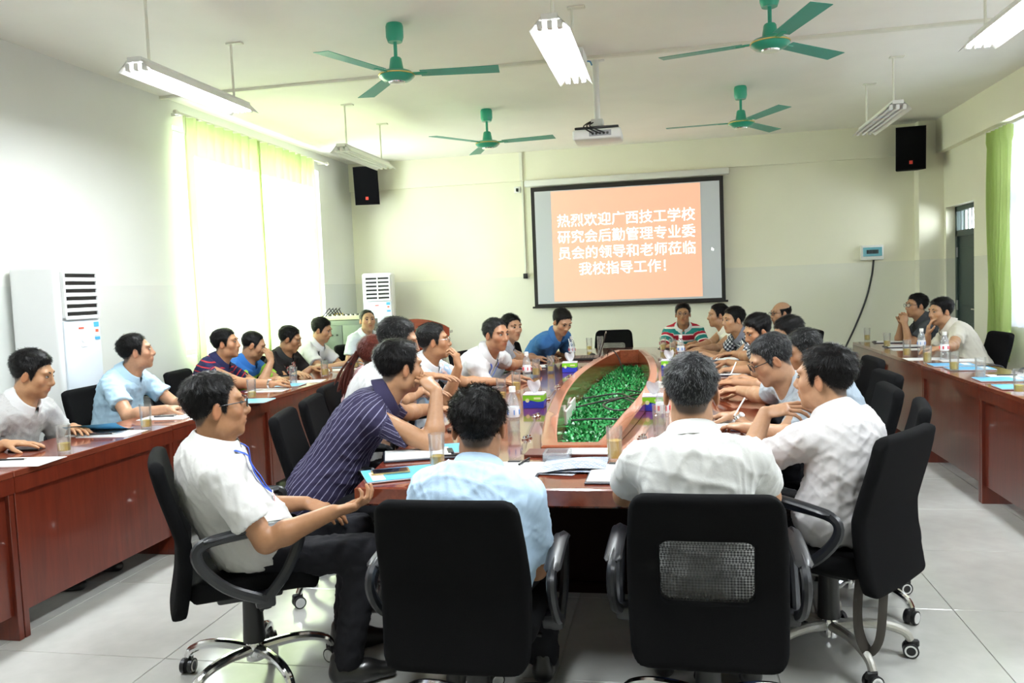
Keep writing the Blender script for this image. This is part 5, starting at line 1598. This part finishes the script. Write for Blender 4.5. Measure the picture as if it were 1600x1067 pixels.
sit('man in a white shirt at the near right corner, gesturing with a raised hand', (.60, 3.26), 132, PXY(1288, 592, 3.30), 152, -2, fabric('bright_white_shirt', (.62, .60, .60)), 'black office chair with a bag strap under the gesturing man in white',
    LH=(PXY(1196, 645, 3.42), V3(.85, -.15, .20), V3(.1, .35, -.9), [.25, .45, .5, .55], 2.2, .2), RH=flat((.28, 3.85, .80), (-.6, .7, 0), .5), poleL=(-.5, -.3, -.75), hair=dict(top=.020, n=8000, len=.022), sleeve=.82, chair_kw=dict(proto=CH_WRAP, xy=(.570, 3.30), yaw=143), seed=23, res=.9, skin=(.56, .34, .23))
chair(.75, 3.84, 168, 'empty black office chair turned away behind the man in white', 'empty office chairs')

# near end
p_ = sit('man in a white shirt and glasses with a lanyard, seated sideways at the near left', (-1.60, 2.84), 28, PXY(338, 636, 2.74), 34, 2, fabric('white_shirt_with_lanyard', (.62, .61, .59)), 'black office chair under the man with the badge, seen from the side',
    RH=(PXY(520, 800, 2.72), V3(.88, .42, .12), V3(-.30, .25, .9), [.5, .7, .8, .9], 1.2, .3), LH=(PXY(478, 786, 3.02), V3(.85, .1, -.25), V3(.1, .2, -1), .4), poleR=(-.3, -.2, -1), poleL=(-.4, .3, -1), sleeve=.72, hair=dict(top=.018, n=7000, len=.017, recede=.006), glasses='black', chair_kw=dict(xy=(-1.635, 2.86), yaw=33), seed=24, res=.9, skin=(.47, .255, .15), belly=.015)
lanyard(p_, LAN, badge=True, low=.215)
sit('man in a light blue shirt seen from behind at the near end of the table', (-.655, 2.56), 92, PXY(748, 668, 2.60), 96, -8, SKYBLUE, 'black office chair with a closed back at the near end of the table',
    RH=(V3(-.56, 2.88, .62), V3(-.5, .8, .1), V3(-.5, -.2, -.8), .5), LH=(V3(-.90, 2.86, .66), V3(.3, .9, .1), V3(.5, -.2, -.8), .5), poleR=(.25, -.45, -.8), poleL=(-.25, -.45, -.8), shw=.165, sleeve=.80, hair=dict(top=.020, style='back', n=9000, len=.026), chair_kw=dict(xy=(-.675, 2.60), yaw=90, hz=.94), seed=25, res=.9, skin=(.46, .25, .155))
sit('greying man in a white shirt seen from behind at the near end of the table', (.075, 2.66), 88, PXY(1080, 615, 2.68), 88, -6, fabric('plain_white_shirt', (.62, .62, .60)), 'black office chair with a mesh window at the near end of the table',
    RH=flat((.22, 3.08, .80), (-.4, .9, 0), .4), LH=flat((-.10, 3.10, .80), (.4, .9, 0), .4), hair=dict(top=.014, mat=H_GREY, n=9000, len=.015), chair_kw=dict(xy=(.085, 2.70), yaw=89, win=True, hz=.94), trousers=M_JEAN, seed=26, res=.9, skin=(.55, .33, .22))

# behind the right side desks
sit('man in glasses resting his chin on clasped hands behind the right desks', (2.64, 9.02), 182, PXX(1432, 478, 2.46), 196, 0, fabric('dark_grey_tee', (.05, .055, .06)), 'black office chair under the man with clasped hands',
    LH=(V3(2.32, 8.94, .955), V3(-.12, .25, .9), V3(.3, .9, .2), 1.2), RH=(V3(2.32, 9.06, .955), V3(-.12, -.25, .9), V3(.3, -.9, .2), 1.2), poleL=(-.5, -.2, -1), poleR=(-.5, .2, -1), hair=dict(top=.014), glasses='black', seed=27, res=1.5, skin=(.50, .29, .18))
sit('man in a cream shirt holding his nose behind the right desks', (2.64, 7.95), 184, PXX(1470, 487, 2.38), 200, -6, CREAM, 'black office chair under the man holding his nose',
    RH=(PXX(1450, 524, 2.26), V3(.02, -.15, 1), V3(.9, -.2, .1), [.5, .6, .7, .8]), LH=flat(PX(1458, 556, .80), (-.7, .5, 0), .5), poleR=(-.6, .1, -1), hair=dict(top=.018, style='side'), seed=28, res=1.4, skin=(.56, .34, .22), belly=.03)
chair(2.96, 6.95, 196, 'empty black office chair behind the right desks, near the right window', 'empty office chairs')
# ------------------------------------------------------------------ things on the tables
M_GLASS = clear('drinking_glass', (.985, .99, .985), .05, diffuse=.05, dcol=(.9, .9, .9))
M_TEA = clear('pale_tea', (.97, .86, .40), .03, diffuse=.35, dcol=(.85, .66, .12))
M_PET = clear('bottle_plastic', (.95, .97, .98), .12, rough=.08, diffuse=.10, dcol=(.8, .85, .9))
M_PAPER = plain('white_paper', (.70, .70, .69), .7)
M_NAVY = plain('dark_clipboard', (.015, .02, .035), .4)
M_CYAN = plain('blue_brochure_print', (.10, .42, .72), .35)
M_BROWN = plain('brown_leather_folder', (.10, .025, .015), .45)
def make_glass(level):
    o = empty('drinking_glass')
    B().lathe([(0, 0), (.029, 0), (.0295, .004), (.034, .142), (.0325, .142), (.0275, .014), (0, .014)], 22).obj('tumbler', M_GLASS, o)
    if level:
        r1 = .0275 + (.0325 - .0275) * (level - .014) / .128
        B().lathe([(0, .0145), (.0270, .0145), (r1 - .0006, level), (0, level)], 22).obj('tea', M_TEA, o)
    return o
GL = {k: make_glass(k) for k in (0, .05, .065, .085)}
TOPZ = .7603
_fresh = {}
def place(proto, loc, rz, label, cat, group):
    if proto.name in _fresh: o = copy_tree(proto)
    else: o = proto; _fresh[proto.name] = 1
    o.location = loc; o.rotation_euler = (0, 0, rz)
    tag(o, label, cat, group); return o
def at_px(px, py, z=.76):
    p = PX(px, py, z); return (p[0], p[1], TOPZ)
for px, py, lv, lab in [
    (684, 731, .05, 'half-full tea glass beside the phone at the near left table corner'),
    (961, 720, .085, 'well-filled tea glass beside the near right clipboard'),
    (784, 625, .05, 'tea glass before the man in the pale patterned shirt'),
    (807, 612, .065, 'tea glass between the near left tissue box and a water bottle'),
    (861, 582, .05, 'tea glass left of the far left tissue box'),
    (838, 588, .065, 'tea glass beside the water bottle of the man with the lanyard'),
    (921, 548, .05, 'tea glass behind the laptop'),
    (938, 545, 0, 'empty glass before the empty far chair'),
    (1036, 548, .065, 'tea glass at the left hand of the man in the striped polo'),
    (1051, 551, .05, 'tea glass beside the far right water bottle'),
    (1031, 678, 0, 'nearly hidden glass left of the greying man seen from behind'),
    (101, 708, .05, 'tea glass on the left desk before the man in grey'),
    (229, 670, .05, 'tea glass on the left desk before the man in pale blue'),
    (394, 623, .05, 'tea glass on the left desk behind the head with glasses'),
    (459, 600, 0, 'empty glass on the left desk before the man in the patterned polo'),
    (508, 588, .065, 'tea glass on the left desk before the man with the shoulder strap'),
    (556, 575, .05, 'tea glass at the far end of the left desks'),
    (1355, 533, .065, 'farthest tea glass on the right desks'),
    (1386, 543, .065, 'second farthest tea glass on the right desks'),
    (1417, 557, .065, 'tea glass on the right desks beside the first water bottle'),
    (1449, 568, .085, 'tea glass on the right desks before the man in cream'),
    (1491, 580, .065, 'tea glass on the right desks beside a blue brochure'),
    (1532, 592, 0, 'empty glass on the right desks'),
    (1593, 615, .05, 'tea glass on the right desks cut by the picture edge')]:
    z = .76
    place(GL[lv], at_px(px, py), (px * 7) % 6, lab, 'glass', 'tea glasses')

def make_bottle(mark):
    o = empty('water_bottle')
    B().lathe([(0, 0), (.030, 0), (.032, .006), (.032, .05), (.030, .055), (.032, .06), (.032, .145), (.026, .17), (.014, .196), (.013, .205), (0, .205)], 20).obj('bottle_body', M_PET, o)
    B().lathe([(.0325, .075), (.0328, .076), (.0328, .125), (.0325, .126)], 20).obj('paper_label', plain('bottle_label', (.78, .79, .82), .4), o)
    for k in range(6):
        a = k * PI / 3
        B().box((.0335 * math.cos(a), .0335 * math.sin(a), .10), (.003, .012, .024), 0, 1, M=None).obj('label_mark', plain('label_mark_red', (.7, .06, .08), .4) if mark == 'red' else plain('label_mark_blue', (.08, .25, .65), .4), o)
    B().lathe([(0, .200), (.0165, .200), (.0165, .226), (.015, .228), (0, .228)], 16).obj('cap', M_PLAST, o)
    return o
BT = {k: make_bottle(k) for k in ('red', 'blue')}
for px, py, k, lab in [(803, 674, 'blue', 'clear water bottle beside the head of the man in light blue'),
                       (824, 596, 'red', 'clear water bottle before the man with the lanyard'),
                       (894, 562, 'red', 'clear water bottle before the man writing in the blue polo'),
                       (1064, 562, 'blue', 'clear water bottle before the man in the checked shirt'),
                       (1036, 668, 'red', 'clear water bottle half hidden by the greying head'),
                       (1440, 554, 'blue', 'clear water bottle on the right desks, left of the other'),
                       (1476, 562, 'red', 'clear water bottle on the right desks before the cream sleeve')]:
    place(BT[k], at_px(px, py), px % 5, lab, 'bottle', 'water bottles')

def make_tissue(seed):
    o = empty('tissue_box'); rs = random.Random(seed)
    B().box((0, 0, .0225), (.125, .115, .045), .002, 1).obj('box_bottom', plain('tissue_box_blue', (.02, .04, .45), .4), o)
    n = 12; pts = [(-.0625 + .125 * k / n, .045 + .006 * math.sin(k / n * 2 * PI)) for k in range(n + 1)]
    B().prism(pts + [(.0625, .078), (-.0625, .078)], -.0578, .0578, 1).obj('green_band', plain('tissue_box_green', (.20, .55, .02), .4), o)
    B().box((0, 0, .082), (.125, .1155, .009), .002, 1).obj('box_top', plain('tissue_box_lilac', (.70, .66, .80), .4), o)
    B().cyl((-.035, -.0585, .048), (-.035, -.0575, .048), .012, n=16).box((.025, -.0585, .06), (.04, .002, .012)).obj('box_print', plain('print_pale_yellow', (.7, .75, .4), .4), o)
    # a pulled-up sheet
    vs = []; m = 9
    for i in range(m):
        for j in range(m):
            u, v = i / (m - 1), j / (m - 1)
            w = .018 + .022 * math.sin(v * PI * .75)
            vs.append(((u - .5) * 2 * w, .010 * math.sin(u * 9 + v * 4 + seed) - .02 * v * v * (1 if seed % 2 else -1), .086 + .075 * v + .006 * math.sin(u * 7 + seed)))
    fs = [(i * m + j, i * m + j + 1, (i + 1) * m + j + 1, (i + 1) * m + j) for i in range(m - 1) for j in range(m - 1)]
    mesh_obj('tissue', vs, fs, M_PAPER, o)
    return o
TB = make_tissue(1)
for px, py, rz, lab in [(836, 636, .0, 'blue and green tissue box at the near left of the trough'), (891, 581, .05, 'blue and green tissue box at the far left of the trough'),
                        (1046, 578, -.03, 'blue and green tissue box at the far right of the trough'), (1022, 640, .0, 'blue and green tissue box at the near right beside the greying head')]:
    place(TB, at_px(px, py), rz, lab, 'tissue box', 'tissue boxes')

def pen(loc, ang, label, mat=None, parent=None):
    o = empty('pen', loc, ang); tag(o, label, 'pen', 'pens')
    B().cyl((-.065, 0, .005), (.055, 0, .005), .0045, n=8).obj('barrel', mat or M_DARK, o)
    B().cyl((.055, 0, .005), (.07, 0, .005), .004, .001, n=8).obj('tip', M_CHROME, o)
    B().box((-.045, 0, .0105), (.04, .003, .002)).obj('clip', M_CHROME, o)
    return o
def make_board():
    o = empty('clipboard')
    B().box((0, 0, .0035), (.225, .31, .007), .002, 1).obj('board', M_NAVY, o)
    B().box((0, -.006, .0095), (.21, .285, .005), .001, 1).obj('paper_pad', M_PAPER, o)
    B().box((0, .138, .014), (.09, .025, .006), .002, 1).obj('clip', M_DARK, o)
    return o
CB = make_board()
def make_sheet():
    o = empty('paper_sheet')
    B().box((0, 0, .001), (.21, .297, .002)).obj('sheet', M_PAPER, o)
    return o
SH = make_sheet()
def make_broch():
    o = empty('brochure')
    B().box((0, 0, .003), (.21, .297, .006), .001, 1).obj('pages', M_PAPER, o)
    c = B().box((0, 0, .0065), (.211, .298, .001)).obj('cover', M_CYAN, o)
    B().box((.02, -.10, .0072), (.14, .05, .0005)).obj('cover_print', M_WHT, c)
    return o
BR = make_broch()
R_ = math.radians
for px, py, rz, lab in [(655, 712, -70, 'clipboard with white paper before the man in purple'), (801, 738, 0, 'clipboard beside the light blue shirt'), (966, 742, 0, 'clipboard beside the white shirt of the greying man'),
                        (758, 600, -80, 'clipboard before the man in the pale patterned shirt'), (862, 556, -75, 'clipboard under the writing hand of the man in blue'), (830, 574, -85, 'clipboard before the man with the lanyard'),
                        (1128, 562, 85, 'clipboard before the leaning man in the checked shirt'), (1135, 585, 88, 'clipboard before the hidden man on the right'), (1150, 668, 80, 'clipboard before the greying man in the grey tee'),
                        (1390, 535, 85, 'farthest clipboard on the right desks'), (1409, 542, 88, 'clipboard before the man with clasped hands')]:
    x, y, z = at_px(px, py); place(CB, (x, y, z), R_(rz), lab, 'clipboard', 'clipboards on the tables')
for px, py, rz, lab in [(36, 722, -84, 'white sheet on the left desk beside the phone'), (176, 678, -86, 'white sheet on the left desk beside the blue folder'), (262, 652, -84, 'white sheet on the left desk under the hands of the man in pale blue'),
                        (420, 610, -86, 'white sheet on the left desk before the man in stripes'), (478, 596, -80, 'white sheet on the left desk before the patterned polo'), (530, 578, -84, 'white sheet on the left desk beside the strap'), (425, 598, -70, 'white sheet under the stretched arm'),
                        (1420, 546, 84, 'white sheet on the right desks behind the first bottle'), (1445, 561, 88, 'white sheet on the right desks beside the tea glass'), (1415, 540, 80, 'white sheet before the clasped elbows'),
                        (1500, 563, 86, 'white sheet on the right desks under the cream sleeve'), (1585, 588, 86, 'white sheet on the right desks beside a dark pen')]:
    x, y, z = at_px(px, py); place(SH, (x, y, z), R_(rz), lab, 'paper', 'paper sheets')
for px, py, rz, z0, lab in [(628, 742, -62, 0, 'blue brochure under the phone at the near left corner'), (716, 702, -72, 0, 'blue brochure half hidden behind the tea glass'), (445, 603, -84, 0, 'blue brochure on the left desk beside the empty glass'), (390, 628, -84, 0, 'blue brochure on the left desk behind the glasses-wearing head'),
                            (520, 574, -84, 0, 'blue brochure on the left desk at the far end'), (1487, 571, 87, 0, 'blue brochure on the right desks beside the cream shirt'), (1515, 577, 87, 0, 'blue brochure on the right desks behind the empty glass'), (1565, 594, 87, 0, 'blue brochure on the right desks under a dark pen'), (1600, 606, 87, 0, 'blue brochure at the right picture edge')]:
    x, y, z = at_px(px, py); place(BR, (x, y, z + .0025 + z0), R_(rz), lab, 'brochure', 'blue brochures')
# an open blue folder standing up on the left desk
fo = empty('open_folder', at_px(156, 676)); fo.rotation_euler = (0, 0, R_(-80)); tag(fo, 'blue folder with a curled cover on the left desk', 'folder')
n = 8; vs = []
for i in range(n + 1):
    u = i / n
    for yv in (-.15, .15): vs.append((-.10 + .21 * u, yv, .004 + .05 * u * u + .015 * u * (yv > 0)))
mesh_obj('cover', vs, [(2 * i, 2 * i + 1, 2 * i + 3, 2 * i + 2) for i in range(n)], M_CYAN, fo)
B().box((0, 0, .002), (.20, .29, .003)).obj('pages', M_PAPER, fo)

def phone(px, py, rz, dz, label, gold=False):
    x, y, z = at_px(px, py); o = empty('mobile_phone', (x, y, z + dz), R_(rz)); tag(o, label, 'phone', 'mobile phones')
    B().box((0, 0, .0042), (.075, .152, .0084), .003, 2).obj('body', plain('gold_phone_body', (.62, .46, .22), .25, .8) if gold else M_DARK, o)
    B().box((0, 0, .0088), (.069, .135, .0006)).obj('screen', plain('dark_phone_screen', (.006, .006, .008), .08), o)
    return o
phone(610, 742, -66, .010, 'golden phone on the blue brochure at the near left corner', True)
phone(42, 703, -75, 0, 'dark phone on the left desk before the man in grey')
phone(722, 672, -70, 0, 'dark phone beside the forearm of the man in purple')
phone(818, 583, -80, 0, 'dark phone before the man with the lanyard')
phone(447, 597, -70, .05, 'dark phone in the hands of the man in the patterned polo')
phone(1040, 545, 60, 0, 'dark phone before the man in the striped polo')

# newspapers, folder, ashtray near the trough end
nw = empty('newspaper', at_px(880, 730)); nw.rotation_euler = (0, 0, R_(-14)); tag(nw, 'folded newspapers spread on the near end of the table', 'newspaper')
t = NT('newsprint')
tc = t.new('ShaderNodeTexCoord'); br = t.new('ShaderNodeTexBrick', i_Scale=22.0); t.link(tc.outputs['Object'], br.inputs['Vector'])
br.inputs['Color1'].default_value = (.30, .31, .34, 1); br.inputs['Color2'].default_value = (.10, .17, .32, 1); br.inputs['Mortar'].default_value = (.50, .50, .49, 1); br.inputs['Mortar Size'].default_value = .03
n_ = t.new('ShaderNodeTexNoise', i_Scale=7.0); t.link(tc.outputs['Object'], n_.inputs['Vector'])
mx_ = t.new('ShaderNodeMix', data_type='RGBA'); mx_.inputs['A'].default_value = (.48, .49, .50, 1)
t.link(t.ramp(n_.outputs[0], [(.35, (.1, .1, .1)), (.5, (.9, .9, .9))]), mx_.inputs['Factor']); t.link(br.outputs['Color'], mx_.inputs['B']); t.link(mx_.outputs['Result'], t.b.inputs['Base Color']); t.set(Roughness=.8)
for k, (dx, dy, rz, w, h, bulge) in enumerate(((-.02, -.04, 8, .24, .22, .006), (.03, .0, 18, .25, .24, .016), (.06, .015, 28, .23, .22, .022))):
    m = 10; vs = []
    c_, s_ = math.cos(R_(rz)), math.sin(R_(rz))
    for i in range(m):
        for j in range(m):
            u, v = i / (m - 1) - .5, j / (m - 1) - .5
            X_, Y_ = u * w + v * .05, v * h
            vs.append((dx + X_ * c_ - Y_ * s_, dy + X_ * s_ + Y_ * c_, .002 + k * .005 + bulge * math.sin((u + .5) * PI) * (.6 + .4 * math.sin(v * 5 + k))))
    mesh_obj('newspaper_sheet', vs, [(i * m + j, (i + 1) * m + j, (i + 1) * m + j + 1, i * m + j + 1) for i in range(m - 1) for j in range(m - 1)], t.m, nw)
fd = empty('document_folder', (-.455, 3.60 - .30 + .0, TOPZ)); tag(fd, 'brown folder with white paper lying before the trough end', 'folder')
fd.location = (-.455, 3.45, TOPZ)
B().box((0, 0, .006), (.36, .13, .012), .002, 1).obj('folder_cover', M_BROWN, fd)
B().box((.09, 0, .0135), (.18, .12, .003)).obj('paper', M_PAPER, fd)
asht = empty('ashtray', (-.485, 3.345, TOPZ)); tag(asht, 'square cut-glass ashtray before the trough end', 'ashtray')
B().prism([(-.055, -.055), (.055, -.055), (.055, .055), (-.055, .055)], .0, .008, 2).obj('base', M_PET, asht)
b = B()
for (c, sz) in (((0, .05, .022), (.11, .012, .03)), ((0, -.05, .022), (.11, .012, .03)), ((.05, 0, .022), (.012, .09, .03)), ((-.05, 0, .022), (.012, .09, .03))): b.box(c, sz, .003, 1)
b.obj('wall', M_PET, asht)

# laptop and mouse
lp = empty('laptop', (-.83, 7.98, TOPZ), R_(4)); tag(lp, 'dark laptop seen edge-on beside the trough', 'laptop')
B().box((0, 0, .011), (.25, .35, .020), .004, 1).obj('base', M_DARK, lp)
kb = B()
for i in range(5):
    for j in range(12): kb.box((-.05 + i * .028, -.14 + j * .0255, .0222), (.021, .019, .003))
kb.obj('keyboard', plain('keyboard_grey', (.05, .05, .05), .5), lp)
M = Matrix.Translation((.122, 0, .022)) @ Matrix.Rotation(R_(17), 4, 'Y')
ld = B().box((0, 0, .122), (.012, .35, .245), .004, 1, M=M).obj('lid', plain('brown_laptop_lid', (.035, .02, .016), .35), lp)
B().box((-.0068, 0, .122), (.001, .32, .2), 0, 1, M=M).obj('screen', plain('laptop_screen', (.05, .06, .09), .2), ld)
ms = empty('computer_mouse', at_px(926, 557)); tag(ms, 'black computer mouse beside the laptop', 'mouse')
B().lathe([(0, 0), (.03, 0), (.034, .01), (.028, .026), (.012, .035), (0, .036)], 18).obj('shell', M_DARK, ms)
B().box((0, .02, .033), (.006, .014, .006), .002, 1).obj('wheel', M_ALU, ms)
tag(B().tube(bez([(-.70, 7.93, .772), (-.64, 7.90, .79), (-.60, 7.80, .85), (-.55, 7.7, .852), (-.5, 7.6, .80), (-.45, 7.4, .70)], 6), .006, 6).obj('cable', M_DARK), 'black cable running from the laptop over the trough rim', 'cable')
for px, py, a, lab in [(700, 718, 5, 'dark pen on the clipboard beside the tea glass'), (160, 683, 12, 'dark pen on the white sheet beside the blue folder'), (258, 655, 15, 'dark pen on the sheet of the man in pale blue'), (20, 724, 12, 'dark pen on the sheet at the left picture edge'),
                       (1540, 575, 175, 'dark pen lying behind the empty glass on the right desks'), (1572, 590, 175, 'dark pen on the blue brochure at the right'), (820, 727, 80, 'dark pen clipped at the board beside the light blue shirt')]:
    x, y, z = at_px(px, py); pen((x, y, z + .013), R_(a), lab)
# pens held in hands
for p0, p1, lab in [(PXY(888, 528, 7.72), PXY(893, 548, 7.70), 'pen in the writing hand of the man in the blue polo'), (PXY(1150, 566, 5.55), PXY(1141, 587, 5.50), 'white pen in a raised hand above the notes on the right'), (PXY(1160, 628, 4.1), PXY(1150, 645, 4.1), 'white pen in the hand of the greying man in the grey tee')]:
    c0 = (p0 + p1) / 2; o = empty('pen', c0); tag(o, lab, 'pen', 'pens held in hands')
    v = (p1 - p0) / np.linalg.norm(p1 - p0) * .055
    B().cyl(tuple(-v), tuple(v * .85), .0038, n=8).obj('barrel', M_WHT, o)
    B().cyl(tuple(v * .85), tuple(v), .004, .001, n=8).obj('tip', M_DARK, o)
# wristwatch of the greying man
def watch(loc, d, label, big=1.0):
    o = empty('wristwatch', loc); tag(o, label, 'watch')
    d = Vector(d).normalized(); q = d.to_track_quat('Z', 'Y').to_matrix().to_4x4()
    B().lathe([(.031 * big, -.008), (.033 * big, -.008), (.033 * big, .008), (.031 * big, .008), (.031 * big, -.008)], 22, M=q).obj('strap', M_CHROME, o)
    c = q @ Vector((0, 0.033 * big, 0)); up = c.normalized()
    B().lathe([(0, -.003), (.014, -.003), (.014, .003), (0, .004)], 18, M=Matrix.Translation(c) @ up.to_track_quat('Z', 'Y').to_matrix().to_4x4()).obj('dial', M_WHT, o)
for who, sd, lab, mt in ((R6, -1, 'silver wristwatch on the forearm of the greying man in the grey tee', None), (L3, 1, 'dark watch on the stretched arm over the left desk', M_DARK)):
    S_, E_, w_, _h = who['arms'][sd]
    dd_ = nrm(w_ - E_); watch(tuple(w_ - dd_ * .02), tuple(dd_), lab)
# bag strap hanging from the near right chair
bs = B().tube(bez([tuple(PXY(a, b_, 3.06)) for a, b_ in ((1350, 860), (1341, 930), (1342, 985), (1357, 1018), (1374, 1000), (1380, 940), (1382, 870))], 6), .022, 6, sy=.18, up=(.5, -.8, 0)).obj('bag_strap', plain('dark_brown_webbing', (.03, .024, .018), .8))
tag(bs, 'dark webbing strap hanging in a loop below the near right chair', 'strap')
